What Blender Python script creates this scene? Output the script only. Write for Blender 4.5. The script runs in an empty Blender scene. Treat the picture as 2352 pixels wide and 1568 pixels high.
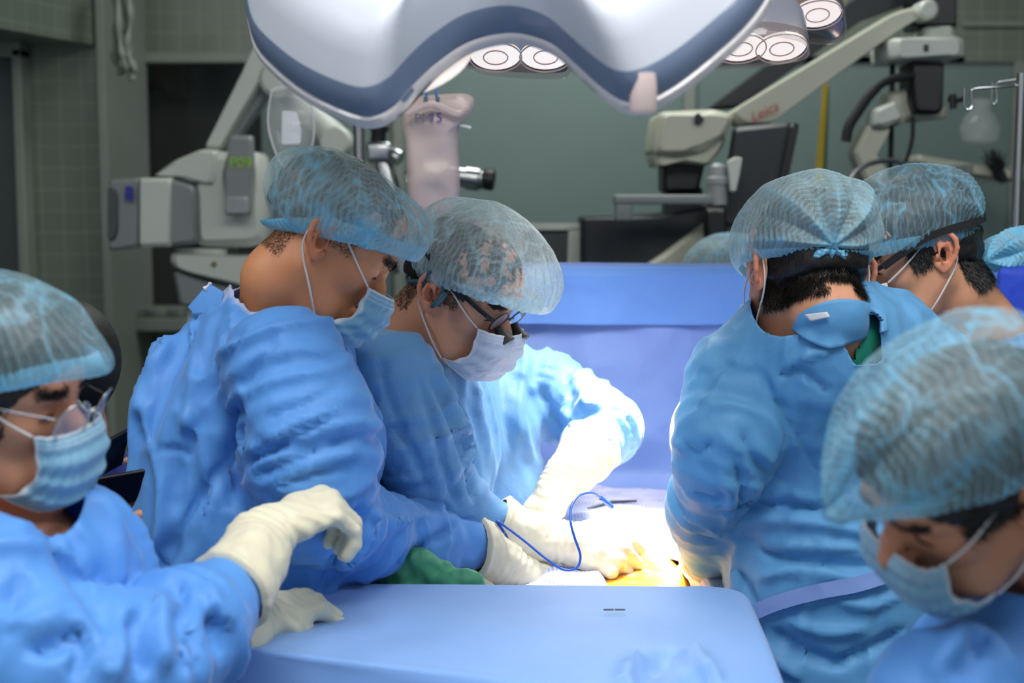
import bpy, math, random
import numpy as np
from mathutils import Vector, Matrix
from mathutils.bvhtree import BVHTree
R = math.radians
rng = np.random.default_rng(7)
random.seed(7)
sc = bpy.context.scene
C = sc.collection

# ------------------------------------------------------------------ camera
F_PX = 3231.0
CAM = np.array([0.0, 0.0, 1.62])
PITCH = math.atan((784 - 444) / F_PX)
cam_data = bpy.data.cameras.new('camera')
cam = bpy.data.objects.new('camera', cam_data); C.objects.link(cam)
cam_data.sensor_width = 36.0
cam_data.lens = 36.0 * F_PX / 2352.0
cam.location = CAM
cam.rotation_euler = (math.pi / 2 - PITCH, 0, 0)
cam_data.clip_start = 0.05; cam_data.clip_end = 60
cam_data.dof.use_dof = True
cam_data.dof.focus_distance = 2.18
cam_data.dof.aperture_fstop = 3.2
sc.camera = cam
FW = np.array([0, math.cos(PITCH), -math.sin(PITCH)])
UP = np.array([0, math.sin(PITCH), math.cos(PITCH)])

# ------------------------------------------------------------------ world, exposure, big lights
sc.view_settings.view_transform = 'Standard'
sc.view_settings.look = 'None'
sc.view_settings.exposure = 0.22
sc.view_settings.gamma = 1.0
sc.view_settings.use_curve_mapping = False
sc.cycles.max_bounces = 6; sc.cycles.diffuse_bounces = 3; sc.cycles.transparent_max_bounces = 12; sc.cycles.adaptive_threshold = 0.06
w = bpy.data.worlds.new('world'); sc.world = w; w.use_nodes = True
bg = w.node_tree.nodes['Background']
bg.inputs[0].default_value = (0.80, 0.90, 1.0, 1); bg.inputs[1].default_value = 0.42

def light(name, kind, loc, target, power, color=(1, 1, 1), size=None, **kw):
    d = bpy.data.lights.new(name, kind); d.energy = power; d.color = color
    if size is not None:
        if kind == 'AREA':
            d.shape = 'RECTANGLE'; d.size = size[0]; d.size_y = size[1]
        else:
            d.shadow_soft_size = size
    for k, v in kw.items(): setattr(d, k, v)
    o = bpy.data.objects.new(name, d); C.objects.link(o); o.location = loc
    o.rotation_euler = (Vector(target) - Vector(loc)).to_track_quat('-Z', 'Y').to_euler()
    return o
# recessed ceiling panels of the theatre
light('ceiling_panel_light', 'AREA', (0.1, 1.0, 2.93), (0.1, 1.5, 0), 40, (1.0, 0.98, 0.95), (1.5, 0.9))
light('ceiling_panel_light', 'AREA', (-1.5, 1.5, 2.93), (-0.8, 2.0, 1), 15, (0.96, 0.99, 1.0), (0.6, 1.2))
light('ceiling_panel_light', 'AREA', (1.9, 1.7, 2.93), (1.2, 2.2, 1), 18, (0.96, 0.99, 1.0), (0.6, 1.2))
light('ceiling_panel_light', 'AREA', (0.3, 4.1, 2.93), (0.3, 4.6, 0), 18, (0.95, 1.0, 0.96), (1.2, 0.6))

# ------------------------------------------------------------------ helpers
def P(px, py, d):
    """point of the place seen at photo pixel (px, py), d metres into the room"""
    r = np.array([(px - 1176) / F_PX, 0, 0]) + FW + UP * (-(py - 784) / F_PX)
    return CAM + r * (d / r[1])
def proj(v):
    q = np.asarray(v) - CAM
    z = q @ FW
    return np.stack([1176 + F_PX * q[..., 0] / z, 784 - F_PX * (q @ UP) / z], -1), z
def ray(px, py):
    r = np.array([(px - 1176) / F_PX, 0, 0]) + FW + UP * (-(py - 784) / F_PX)
    return r / np.linalg.norm(r)
def nrm(v):
    v = np.asarray(v, float); return v / (np.linalg.norm(v, axis=-1, keepdims=True) + 1e-12)

def _h(ix, iy, iz, seed):
    n = (ix * 374761393 + iy * 668265263 + iz * 1274126177 + seed * 974634777) & 0xffffffff
    n = ((n ^ (n >> 13)) * 1103515245) & 0xffffffff
    n = ((n ^ (n >> 16)) * 2246822519) & 0xffffffff
    return ((n ^ (n >> 15)) & 0xffffff) / float(0xffffff) * 2 - 1
def noise(p, freq=1.0, seed=0):
    p = np.asarray(p) * freq
    i = np.floor(p).astype(np.int64); f = p - i; f = f * f * (3 - 2 * f)
    out = 0
    for a in (0, 1):
        for b in (0, 1):
            for c in (0, 1):
                wgt = (f[..., 0] if a else 1 - f[..., 0]) * (f[..., 1] if b else 1 - f[..., 1]) * (f[..., 2] if c else 1 - f[..., 2])
                out = out + wgt * _h(i[..., 0] + a, i[..., 1] + b, i[..., 2] + c, seed)
    return out
def fbm(p, freq=1.0, seed=0, o=3):
    return sum(noise(p, freq * 2 ** k, seed + k) * 0.5 ** k for k in range(o))

def obj(name, v, f, mat, parent=None, smooth=True, attrs=None):
    me = bpy.data.meshes.new(name)
    v = np.asarray(v, dtype=np.float32)
    if isinstance(f, np.ndarray):
        me.vertices.add(len(v)); me.vertices.foreach_set('co', v.ravel())
        k = f.shape[1]
        me.loops.add(f.size); me.loops.foreach_set('vertex_index', f.astype(np.int32).ravel())
        me.polygons.add(len(f)); me.polygons.foreach_set('loop_start', np.arange(0, f.size, k, dtype=np.int32))
        me.polygons.foreach_set('loop_total', np.full(len(f), k, dtype=np.int32))
        me.update(calc_edges=True)
    else:
        me.from_pydata([tuple(map(float, x)) for x in v], [], [tuple(int(i) for i in q) for q in f]); me.update()
    me.validate()
    if smooth:
        me.polygons.foreach_set('use_smooth', np.ones(len(me.polygons), dtype=bool))
    if attrs:
        for k, a in attrs.items():
            at = me.attributes.new(k, 'FLOAT', 'POINT'); at.data.foreach_set('value', np.asarray(a, dtype=np.float32))
    for m in (mat if isinstance(mat, (list, tuple)) else [mat]): me.materials.append(m)
    o = bpy.data.objects.new(name, me); C.objects.link(o)
    if parent is not None:
        o.parent = parent
        o.matrix_parent_inverse = Matrix.Translation(-Vector(parent.location)) if parent.parent is None else Matrix.Identity(4)
    return o
def tag(o, label, cat, group=None, kind=None):
    o['label'] = label
    if cat: o['category'] = cat
    if group: o['group'] = group
    if kind: o['kind'] = kind
    return o
def thing(name, loc, label, cat, group=None):
    o = bpy.data.objects.new(name, None); C.objects.link(o); o.location = tuple(float(x) for x in loc)
    o.empty_display_size = 0.1
    return tag(o, label, cat, group)

class MB:
    """collects plain shapes into one mesh"""
    def __init__(s): s.v = []; s.f = []
    def add(s, v, f):
        n = len(s.v); s.v += [tuple(map(float, x)) for x in v]; s.f += [tuple(i + n for i in q) for q in f]; return s
    def box(s, c, size, M=None, bev=0.0, top=(1, 1)):
        """bevelled box; top scales the upper face"""
        c = np.array(c, float); h = np.array(size, float) / 2; M = np.eye(3) if M is None else np.asarray(M)
        b = min(bev, *(h * 0.98)) if bev > 0 else 0
        if b <= 0:
            pts = [(x, y, z) for z in (-1, 1) for y in (-1, 1) for x in (-1, 1)]
            V = [c + M @ (np.array(p) * h * ([top[0], top[1], 1] if p[2] > 0 else [1, 1, 1])) for p in pts]
            return s.add(V, [(0, 2, 3, 1), (4, 5, 7, 6), (0, 1, 5, 4), (2, 6, 7, 3), (0, 4, 6, 2), (1, 3, 7, 5)])
        # rounded in plan and profile
        seg = 4; ring = []
        for (sx, sy, a0) in ((1, 1, 0), (-1, 1, 90), (-1, -1, 180), (1, -1, 270)):
            for k in range(seg + 1):
                a = R(a0 + 90 * k / seg); ring.append((sx * (h[0] - b), sy * (h[1] - b), math.cos(a), math.sin(a)))
        V = []; lay = []
        for k in range(seg + 1):
            a = R(-90 + 90 * k / seg); lay.append((-h[2] + b + b * math.sin(a), b * math.cos(a), 0))
        for k in range(seg + 1):
            a = R(90 * k / seg); lay.append((h[2] - b + b * math.sin(a), b * math.cos(a), 1))
        n = len(ring)
        for (z, rr, up) in lay:
            for (x, y, cx, cy) in ring:
                q = np.array([x + cx * rr, y + cy * rr, z])
                if up: q[0] *= top[0]; q[1] *= top[1]
                V.append(c + M @ q)
        Fs = [(i * n + j, i * n + (j + 1) % n, (i + 1) * n + (j + 1) % n, (i + 1) * n + j) for i in range(len(lay) - 1) for j in range(n)]
        Fs.append(tuple(range(n - 1, -1, -1))); Fs.append(tuple(range((len(lay) - 1) * n, len(lay) * n)))
        return s.add(V, Fs)
    def tube(s, pts, r, n=12, caps=True, flat=1.0, up=None):
        pts = np.array(pts, float); m = len(pts)
        rr = np.full(m, float(r)) if np.isscalar(r) else np.array(r, float)
        t = np.gradient(pts, axis=0); t = nrm(t)
        a = np.array(up, float) if up is not None else (np.array([0, 0, 1.0]) if abs(t[0][2]) < 0.9 else np.array([1.0, 0, 0]))
        V = []
        for i in range(m):
            a = a - t[i] * (a @ t[i]); a = nrm(a); b = np.cross(t[i], a)
            for k in range(n):
                q = 2 * math.pi * k / n
                V.append(pts[i] + rr[i] * (b * math.cos(q) + a * math.sin(q) * flat))
        Fs = [(i * n + j, i * n + (j + 1) % n, (i + 1) * n + (j + 1) % n, (i + 1) * n + j) for i in range(m - 1) for j in range(n)]
        if caps: Fs += [tuple(range(n - 1, -1, -1)), tuple(range((m - 1) * n, m * n))]
        return s.add(V, Fs)
    def lathe(s, c, axis, prof, n=28):
        """prof: (distance along axis, radius)"""
        c = np.array(c, float); ax = nrm(axis)
        return s.tube2([c + ax * h for h, _ in prof], [r for _, r in prof], ax, n)
    def tube2(s, cs, rs, ax, n):
        a = np.array([0, 0, 1.0]) if abs(ax[2]) < 0.9 else np.array([1.0, 0, 0])
        a = nrm(a - ax * (a @ ax)); b = np.cross(ax, a); V = []
        for c, r in zip(cs, rs):
            for k in range(n):
                q = 2 * math.pi * k / n; V.append(c + max(r, 1e-4) * (b * math.cos(q) + a * math.sin(q)))
        m = len(cs)
        Fs = [(i * n + j, (i + 1) * n + j, (i + 1) * n + (j + 1) % n, i * n + (j + 1) % n) for i in range(m - 1) for j in range(n)]
        Fs += [tuple(range(n)), tuple(range(m * n - 1, (m - 1) * n - 1, -1))]
        return s.add(V, [tuple(reversed(q)) for q in Fs])
    def prism(s, poly, off, bev=0.0):
        """poly: 3-D outline; off: extrusion vector"""
        p = np.array(poly, float); off = np.array(off, float); n = len(p); c = p.mean(0)
        if bev > 0:
            L = np.linalg.norm(off); u = off / L; q = p - c; d = np.linalg.norm(q, axis=1, keepdims=True)
            ins = c + q * (1 - bev / np.maximum(d, bev * 2)); lay = [ins, p + u * bev * .35, p + off - u * bev * .35, ins + off]
            lay[0] = ins; lay[1] = p + u * bev
            lay[2] = p + off - u * bev; lay[3] = ins + off
        else: lay = [p, p + off]
        V = np.concatenate(lay); m = len(lay)
        Fs = [(i * n + j, i * n + (j + 1) % n, (i + 1) * n + (j + 1) % n, (i + 1) * n + j) for i in range(m - 1) for j in range(n)]
        Fs += [tuple(range(n - 1, -1, -1)), tuple(range((m - 1) * n, m * n))]
        return s.add(V, Fs)
    def build(s, name, mat, parent=None, smooth=True, sub=0, auto=True):
        o = obj(name, s.v, s.f, mat, parent, smooth=False)
        me = o.data
        import bmesh as _bm
        b = _bm.new(); b.from_mesh(me); _bm.ops.recalc_face_normals(b, faces=b.faces)
        if smooth:
            for fc in b.faces: fc.smooth = True
            for e in b.edges:
                if len(e.link_faces) == 2 and e.calc_face_angle(0) > R(38): e.smooth = False
        b.to_mesh(me); b.free()
        if sub:
            m = o.modifiers.new('sub', 'SUBSURF'); m.levels = sub; m.render_levels = sub
        return o

def curve_pts(pts, n=40):
    """Catmull-Rom through points (any dimension)"""
    p = np.array(pts, float); p = np.vstack([2 * p[0] - p[1], p, 2 * p[-1] - p[-2]])
    t = np.linspace(0, len(pts) - 1 - 1e-9, n); i = t.astype(int); f = (t - i)[:, None]
    a, b, c, d = p[i], p[i + 1], p[i + 2], p[i + 3]
    return 0.5 * (2 * b + (c - a) * f + (2 * a - 5 * b + 4 * c - d) * f ** 2 + (-a + 3 * b - 3 * c + d) * f ** 3)

# ------------------------------------------------------------------ implicit surfaces
def smin(a, b, k):
    if k <= 0: return np.minimum(a, b)
    h = np.maximum(k - np.abs(a - b), 0) / k
    return np.minimum(a, b) - h * h * k * 0.25
class Field:
    def __init__(s, lo, hi, cell, fine=()):
        """fine: list of (lo, hi, cell) boxes that get a denser grid"""
        s.ax = []
        for i in range(3):
            x = lo[i]; L = [x]
            while x < hi[i]:
                c = cell
                for (a, b, fc) in fine:
                    if a[i] - fc <= x <= b[i]: c = min(c, fc)
                    elif x < a[i] and x + c > a[i]: c = max(a[i] - x, fc)
                x += c; L.append(x)
            s.ax.append(np.array(L))
        s.V = np.full([len(a) for a in s.ax], 0.5)
    def sl(s, lo, hi):
        r = []
        for i in range(3):
            a = max(0, np.searchsorted(s.ax[i], lo[i]) - 1); b = min(len(s.ax[i]), np.searchsorted(s.ax[i], hi[i]) + 1)
            r.append(slice(a, b))
        return tuple(r)
    def pts(s, sl):
        X, Y, Z = np.meshgrid(s.ax[0][sl[0]], s.ax[1][sl[1]], s.ax[2][sl[2]], indexing='ij')
        return np.stack([X, Y, Z], -1)
    def put(s, fn, lo, hi, k=0.0, sub=False, m=0.03):
        lo = np.asarray(lo) - m; hi = np.asarray(hi) + m
        sl = s.sl(lo, hi)
        if any(q.stop - q.start < 2 for q in sl): return
        d = fn(s.pts(sl)); v = s.V[sl]
        s.V[sl] = -smin(-v, d, k) if sub else smin(v, d, k)
    def ell(s, c, r, M=None, k=0.01, sub=False):
        c = np.asarray(c, float); r = np.asarray(r, float); M = np.eye(3) if M is None else M
        def fn(p):
            q = (p - c) @ M / r; k0 = np.linalg.norm(q, axis=-1); k1 = np.linalg.norm(q / r, axis=-1) + 1e-9
            return np.where(k0 < 1e-6, -r.min(), k0 * (k0 - 1) / k1)
        e = np.sqrt(((M * r) ** 2).sum(1))
        s.put(fn, c - e, c + e, k, sub, m=max(k, .012) + .01)
    def chain(s, pts, rad, k=0.01, kin=None, flat=None, sub=False):
        """tapered capsules; flat=(unit normal, ratio) squashes the section"""
        pts = [np.asarray(p, float) for p in pts]
        for i in range(len(pts) - 1):
            a, b, ra, rb = pts[i], pts[i + 1], rad[i], rad[i + 1]
            def fn(p, a=a, b=b, ra=ra, rb=rb):
                ab = b - a; q = p - a; t = np.clip(q @ ab / max(ab @ ab, 1e-12), 0, 1)
                e = q - t[..., None] * ab
                if flat is not None:
                    n, rt = flat; dn = e @ n; e = e + (dn * (1 / rt - 1))[..., None] * n
                return np.linalg.norm(e, axis=-1) - (ra + (rb - ra) * t)
            rm = max(ra, rb)
            s.put(fn, np.minimum(a, b) - rm, np.maximum(a, b) + rm, k if (i == 0 or kin is None) else kin, sub, m=max(k, .012) + .01)
    def mesh(s, smooth=1):
        V = s.V; ax = s.ax; ins = V < 0
        n = V.shape
        cnt = sum(ins[a:n[0] - 1 + a, b:n[1] - 1 + b, c:n[2] - 1 + c].astype(np.int8) for a in (0, 1) for b in (0, 1) for c in (0, 1))
        act = (cnt > 0) & (cnt < 8); idx = np.full(act.shape, -1, np.int64); I = np.argwhere(act); idx[act] = np.arange(len(I))
        pos = np.zeros((len(I), 3)); num = np.zeros(len(I))
        co = [(a, b, c) for a in (0, 1) for b in (0, 1) for c in (0, 1)]
        for u in co:
            for w_ in range(3):
                if u[w_]: continue
                q = list(u); q[w_] = 1
                i0 = I + u; i1 = I + q
                v0 = V[tuple(i0.T)]; v1 = V[tuple(i1.T)]; m = (v0 < 0) != (v1 < 0)
                t = np.where(m, v0 / np.where(m, v0 - v1, 1), 0)
                p0 = np.stack([ax[j][i0[:, j]] for j in range(3)], 1); p1 = np.stack([ax[j][i1[:, j]] for j in range(3)], 1)
                pos += np.where(m[:, None], p0 + (p1 - p0) * t[:, None], 0); num += m
        pos /= np.maximum(num, 1)[:, None]
        faces = []
        for d in range(3):
            e, g = [(1, 2), (2, 0), (0, 1)][d]
            s0 = [slice(None)] * 3; s1 = [slice(None)] * 3; s0[d] = slice(0, n[d] - 1); s1[d] = slice(1, n[d])
            a = ins[tuple(s0)]; b = ins[tuple(s1)]
            E = np.argwhere(a != b)
            E = E[(E[:, e] > 0) & (E[:, g] > 0) & (E[:, e] < n[e] - 1) & (E[:, g] < n[g] - 1)]
            inn = a[tuple(E.T)]
            def cell(de, dg):
                q = E.copy(); q[:, e] += de; q[:, g] += dg; return idx[tuple(q.T)]
            Q = np.stack([cell(-1, -1), cell(0, -1), cell(0, 0), cell(-1, 0)], 1)
            Q[~inn] = Q[~inn][:, ::-1]
            faces.append(Q)
        Fq = np.concatenate(faces); Fq = Fq[(Fq >= 0).all(1)]
        for _ in range(smooth): pos = lap(pos, Fq, 0.5)
        return pos, Fq

def edges_of(F):
    k = F.shape[1]
    e = np.concatenate([F[:, [i, (i + 1) % k]] for i in range(k)]); e.sort(axis=1)
    return np.unique(e, axis=0)
def lap(v, F, wgt=0.5, E=None):
    E = edges_of(F) if E is None else E
    n = len(v); i = np.concatenate([E[:, 0], E[:, 1]]); j = np.concatenate([E[:, 1], E[:, 0]])
    deg = np.maximum(np.bincount(i, minlength=n), 1)
    m = np.stack([np.bincount(i, v[j, a], n) for a in range(3)], 1) / deg[:, None]
    return v + (m - v) * wgt
def vnorm(v, F):
    a, b, c, d = (v[F[:, i]] for i in (0, 1, 2, F.shape[1] - 1))
    fn = np.cross(c - a, d - b) if F.shape[1] == 4 else np.cross(b - a, c - a)
    n = np.zeros_like(v)
    for i in range(F.shape[1]):
        for a_ in range(3): n[:, a_] += np.bincount(F[:, i], fn[:, a_], len(v))
    return nrm(n)
def compact(v, F, keep, *arrs):
    F = F[keep]; u = np.unique(F); mp = np.full(len(v), -1); mp[u] = np.arange(len(u))
    return (v[u], mp[F]) + tuple(a[u] for a in arrs)

def crumple(v, F, growth, dirs=None, it=90, bend=0.5, anchor=0.01, seed=1, mask=None, amp=0.003):
    """cloth-like buckling: every edge wants to be longer, growth 0..; dirs = unit growth direction per vertex"""
    E = edges_of(F)
    D = np.concatenate([F[:, [0, 2]], F[:, [1, 3]]]) if F.shape[1] == 4 else np.zeros((0, 2), int)
    A = np.concatenate([E, D]); n = len(v)
    d0 = v[A[:, 1]] - v[A[:, 0]]; L0 = np.linalg.norm(d0, axis=1)
    g = np.broadcast_to(growth, (n,)); g = (g[A[:, 0]] + g[A[:, 1]]) / 2
    if dirs is not None:
        u = dirs[A[:, 0]]; cs = ((d0 / np.maximum(L0, 1e-9)[:, None]) * u).sum(1) ** 2; g = g * (0.12 + 0.88 * cs)
    rest = L0 * (1 + g)
    N = vnorm(v, F); x0 = v.copy(); x = v + N * (fbm(v, 28, seed, 3) * amp)[:, None]
    i = np.concatenate([A[:, 0], A[:, 1]]); deg = np.bincount(i, minlength=n)[:, None].clip(1)
    ei = np.concatenate([E[:, 0], E[:, 1]]); ej = np.concatenate([E[:, 1], E[:, 0]]); ed = np.bincount(ei, minlength=n).clip(1)[:, None]
    mk = np.ones((n, 1)) if mask is None else mask[:, None]
    avg = lambda q: np.stack([np.bincount(ei, q[ej, a], n) for a in range(3)], 1) / ed
    for k in range(it):
        d = x[A[:, 1]] - x[A[:, 0]]; L = np.linalg.norm(d, axis=1) + 1e-9
        c = d * ((L - rest) / L * 0.5)[:, None]
        acc = np.stack([np.bincount(i, np.concatenate([c[:, a], -c[:, a]]), n) for a in range(3)], 1)
        x = x + acc / deg * 1.7
        q = x - x0
        m1 = avg(q) - q; m2 = avg(m1) - m1; q = q - m2 * bend + m1 * .02
        if k % 6 == 5:   # keep the overall volume: take out the slow part of the outward push
            h = (q * N).sum(1, keepdims=True); l = h
            for _ in range(14): l = l + (avg(np.repeat(l, 3, 1))[:, :1] - l)
            q = q - N * l * .5
        x = x0 + q * (1 - anchor) * mk
    return x
def stroke(v, F, pts, width, depth, sharp=1.0, facing=True, taper=True):
    """presses (depth<0) or raises (depth>0) a fold along a line on the side of the cloth that looks into the room's near end"""
    n = vnorm(v, F); uv, z = proj(v)
    fc = np.clip((n * nrm(CAM - v)).sum(1) * 3, 0, 1) if facing else 1
    p = curve_pts(pts, 24); best = np.full(len(v), 1e9); tt = np.zeros(len(v))
    for i in range(len(p) - 1):
        a, b = p[i], p[i + 1]; ab = b - a
        t = np.clip(((uv - a) @ ab) / (ab @ ab + 1e-9), 0, 1); d = np.linalg.norm(uv - a - t[:, None] * ab, axis=1)
        m = d < best; best[m] = d[m]; tt[m] = (i + t[m]) / (len(p) - 1)
    wd = width * (0.35 + 0.65 * np.sin(np.pi * np.clip(tt, 0.02, 0.98)) ** 0.6) if taper else width
    g = np.exp(-(best / wd) ** (2 * sharp)); tp = np.clip(np.minimum(tt, 1 - tt) * 6, 0, 1) if taper else 1
    return v + n * (g * depth * fc * tp)[:, None]
# ------------------------------------------------------------------ materials
def srgb(r, g, b):
    return tuple(((c / 255) / 12.92 if c / 255 <= 0.04045 else ((c / 255 + 0.055) / 1.055) ** 2.4) for c in (r, g, b)) + (1,)
class NT:
    def __init__(s, name):
        s.m = bpy.data.materials.new(name); s.m.use_nodes = True; s.t = s.m.node_tree; s.b = s.t.nodes['Principled BSDF']
        s.out = s.t.nodes['Material Output']; s._c = None
    def n(s, kind, **kw):
        x = s.t.nodes.new(kind)
        for k, v in kw.items():
            if k in x.inputs.keys() if hasattr(x.inputs, 'keys') else False: x.inputs[k].default_value = v
            else: setattr(x, k, v)
        return x
    def l(s, a, b): s.t.links.new(a, b)
    def co(s):
        if s._c is None: s._c = s.n('ShaderNodeNewGeometry').outputs['Position']
        return s._c
    def noise(s, scale, detail=3, rough=0.5, vec=None, stretch=None):
        t = s.n('ShaderNodeTexNoise'); t.inputs['Scale'].default_value = scale; t.inputs['Detail'].default_value = detail; t.inputs['Roughness'].default_value = rough
        v = vec or s.co()
        if stretch:
            mp = s.n('ShaderNodeMapping'); mp.inputs['Scale'].default_value = stretch; s.l(v, mp.inputs['Vector']); v = mp.outputs[0]
        s.l(v, t.inputs['Vector']); return t.outputs['Fac']
    def ramp(s, fac, *stops):
        r = s.n('ShaderNodeValToRGB'); e = r.color_ramp.elements
        while len(e) < len(stops): e.new(0.5)
        for q, (p, c) in zip(e, stops): q.position = p; q.color = c
        s.l(fac, r.inputs[0]); return r.outputs[0]
    def math(s, op, a, b=None, clamp=False):
        m = s.n('ShaderNodeMath'); m.operation = op; m.use_clamp = clamp
        for i, x in enumerate((a, b)):
            if x is None: continue
            if isinstance(x, (int, float)): m.inputs[i].default_value = x
            else: s.l(x, m.inputs[i])
        return m.outputs[0]
    def mix(s, fac, a, b, mode='MIX'):
        m = s.n('ShaderNodeMix'); m.data_type = 'RGBA'; m.blend_type = mode
        for i, x in ((0, fac), (6, a), (7, b)):
            if isinstance(x, (int, float, tuple)): m.inputs[i].default_value = x
            else: s.l(x, m.inputs[i])
        return m.outputs[2]
    def attr(s, name):
        a = s.n('ShaderNodeAttribute'); a.attribute_name = name; return a.outputs['Fac']
    def bump(s, h, strength=0.3, dist=0.002, prev=None):
        b = s.n('ShaderNodeBump'); b.inputs['Strength'].default_value = strength; b.inputs['Distance'].default_value = dist
        s.l(h, b.inputs['Height'])
        if prev is not None: s.l(prev, b.inputs['Normal'])
        return b.outputs[0]
    def set(s, **kw):
        for k, v in kw.items():
            i = s.b.inputs[k.replace('_', ' ')]
            if isinstance(v, (int, float, tuple)): i.default_value = v
            else: s.l(v, i)
        return s
def plain(name, col, rough=0.5, metal=0.0, var=0.06, bump=0.0, bscale=200, coat=0.0, spec=0.5, trans=0.0, emis=None, estr=0):
    n = NT(name); f = n.noise(9, 3)
    c2 = tuple(max(0, x * (1 - var * 2)) for x in col[:3]) + (1,)
    n.set(Base_Color=n.mix(f, col, c2), Roughness=rough, Metallic=metal, Coat_Weight=coat)
    n.b.inputs['Specular IOR Level'].default_value = spec
    if bump: n.l(n.bump(n.noise(bscale, 3), bump, 0.001), n.b.inputs['Normal'])
    if trans: n.b.inputs['Transmission Weight'].default_value = trans
    if emis: n.b.inputs['Emission Color'].default_value = emis; n.b.inputs['Emission Strength'].default_value = estr
    return n.m

def skin(name, col, red, dark=0.0):
    n = NT(name); big = n.noise(14, 3); fine = n.noise(900, 2); mid = n.noise(90, 3)
    c = n.mix(n.math('MULTIPLY', big, 0.55), col, red)
    c = n.mix(n.math('MULTIPLY', mid, 0.25), c, tuple(x * 0.72 for x in col[:3]) + (1,))
    c = n.mix(n.attr('blush'), c, red)
    n.set(Base_Color=c, Roughness=0.48)
    n.b.inputs['Subsurface Weight'].default_value = 0.18
    n.b.inputs['Subsurface Radius'].default_value = (1.0, 0.35, 0.2); n.b.inputs['Subsurface Scale'].default_value = 0.006
    n.b.inputs['Specular IOR Level'].default_value = 0.4
    n.l(n.bump(n.math('ADD', n.math('MULTIPLY', fine, .5), mid), 0.10, 0.0008), n.b.inputs['Normal'])
    return n.m
M_SKIN_A = skin('skin_warm_brown', srgb(220, 154, 110), srgb(210, 122, 90))
M_SKIN_B = skin('skin_tan', srgb(224, 168, 132), srgb(220, 132, 106))
M_SKIN_E = skin('skin_light', srgb(200, 150, 120), srgb(198, 118, 92))

def gown(name, col, deep, dots=False):
    n = NT(name)
    big = n.noise(5, 3); fib = n.noise(420, 4, .65, stretch=(1, 1, .35))
    c = n.mix(n.math('MULTIPLY', big, 0.6), col, deep)
    c = n.mix(n.math('MULTIPLY', fib, 0.22), c, tuple(min(1, x * 1.5 + .04) for x in col[:3]) + (1,))
    c = n.mix(n.attr('trim'), c, srgb(190, 205, 240))
    rg = n.math('ADD', n.math('MULTIPLY', n.noise(30, 3), 0.22), 0.44)
    # flat facets and sharp creases of crumpled non-woven cloth
    wv = n.n('ShaderNodeTexNoise'); wv.inputs['Scale'].default_value = 7; wv.inputs['Detail'].default_value = 3; n.l(n.co(), wv.inputs['Vector'])
    wm = n.n('ShaderNodeVectorMath'); wm.operation = 'MULTIPLY_ADD'; n.l(wv.outputs['Color'], wm.inputs[0]); wm.inputs[1].default_value = (.11, .11, .16); n.l(n.co(), wm.inputs[2])
    def vor(sc_, stretch):
        mp = n.n('ShaderNodeMapping'); mp.inputs['Scale'].default_value = stretch; n.l(wm.outputs[0], mp.inputs['Vector'])
        q = n.n('ShaderNodeTexVoronoi'); q.inputs['Scale'].default_value = sc_; n.l(mp.outputs[0], q.inputs['Vector']); return q.outputs['Distance']
    b = n.bump(vor(9, (1, 1, .6)), 0.26, 0.030)
    b = n.bump(vor(23, (1, 1, .7)), 0.22, 0.010, b)
    b = n.bump(n.noise(60, 4), 0.12, 0.0025, b)
    b = n.bump(fib, 0.10, 0.0008, b)
    if dots:
        v = n.n('ShaderNodeTexVoronoi'); v.inputs['Scale'].default_value = 420; n.l(n.co(), v.inputs['Vector'])
        b = n.bump(v.outputs['Distance'], 0.5, 0.0008, b)
    n.set(Base_Color=c, Roughness=rg)
    n.b.inputs['Sheen Weight'].default_value = 0.25; n.b.inputs['Sheen Roughness'].default_value = 0.4
    n.b.inputs['Specular IOR Level'].default_value = 0.45
    n.l(b, n.b.inputs['Normal'])
    # thin cloth lets a little light through
    tr = n.n('ShaderNodeBsdfTranslucent'); n.l(c, tr.inputs[0])
    mx = n.n('ShaderNodeMixShader'); mx.inputs[0].default_value = 0.14
    n.l(n.b.outputs[0], mx.inputs[1]); n.l(tr.outputs[0], mx.inputs[2]); n.l(mx.outputs[0], n.out.inputs[0])
    return n.m
M_GOWN_A = gown('gown_blue_cloth', srgb(98, 164, 236), srgb(62, 128, 224))
M_GOWN_B = gown('gown_paler_blue_cloth', srgb(122, 180, 230), srgb(90, 152, 224), dots=True)
M_GOWN_C = gown('gown_sky_blue_cloth', srgb(104, 174, 226), srgb(78, 150, 214))
M_GOWN_F = gown('gown_bright_blue_cloth', srgb(94, 162, 238), srgb(58, 120, 222))
M_DRAPE = gown('drape_blue_cloth', srgb(142, 172, 234), srgb(118, 150, 228))
M_NAVY = gown('navy_scrub_cloth', srgb(24, 42, 140), srgb(18, 30, 110))
M_GREEN = gown('green_scrub_cloth', srgb(22, 150, 122), srgb(14, 126, 104))
M_TOWEL = gown('green_towel_cloth', srgb(78, 165, 125), srgb(50, 135, 100))
def tray_cloth():
    n = NT('tray_cover_cloth'); c = n.mix(n.noise(4, 2), srgb(136, 178, 234), srgb(118, 166, 232))
    n.set(Base_Color=c, Roughness=0.5); n.b.inputs['Sheen Weight'].default_value = 0.3
    b = n.bump(n.noise(7, 3), 0.3, 0.01); n.l(n.bump(n.noise(500, 3), 0.1, 0.0006, b), n.b.inputs['Normal']); return n.m
M_TRAY = tray_cloth()

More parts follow.
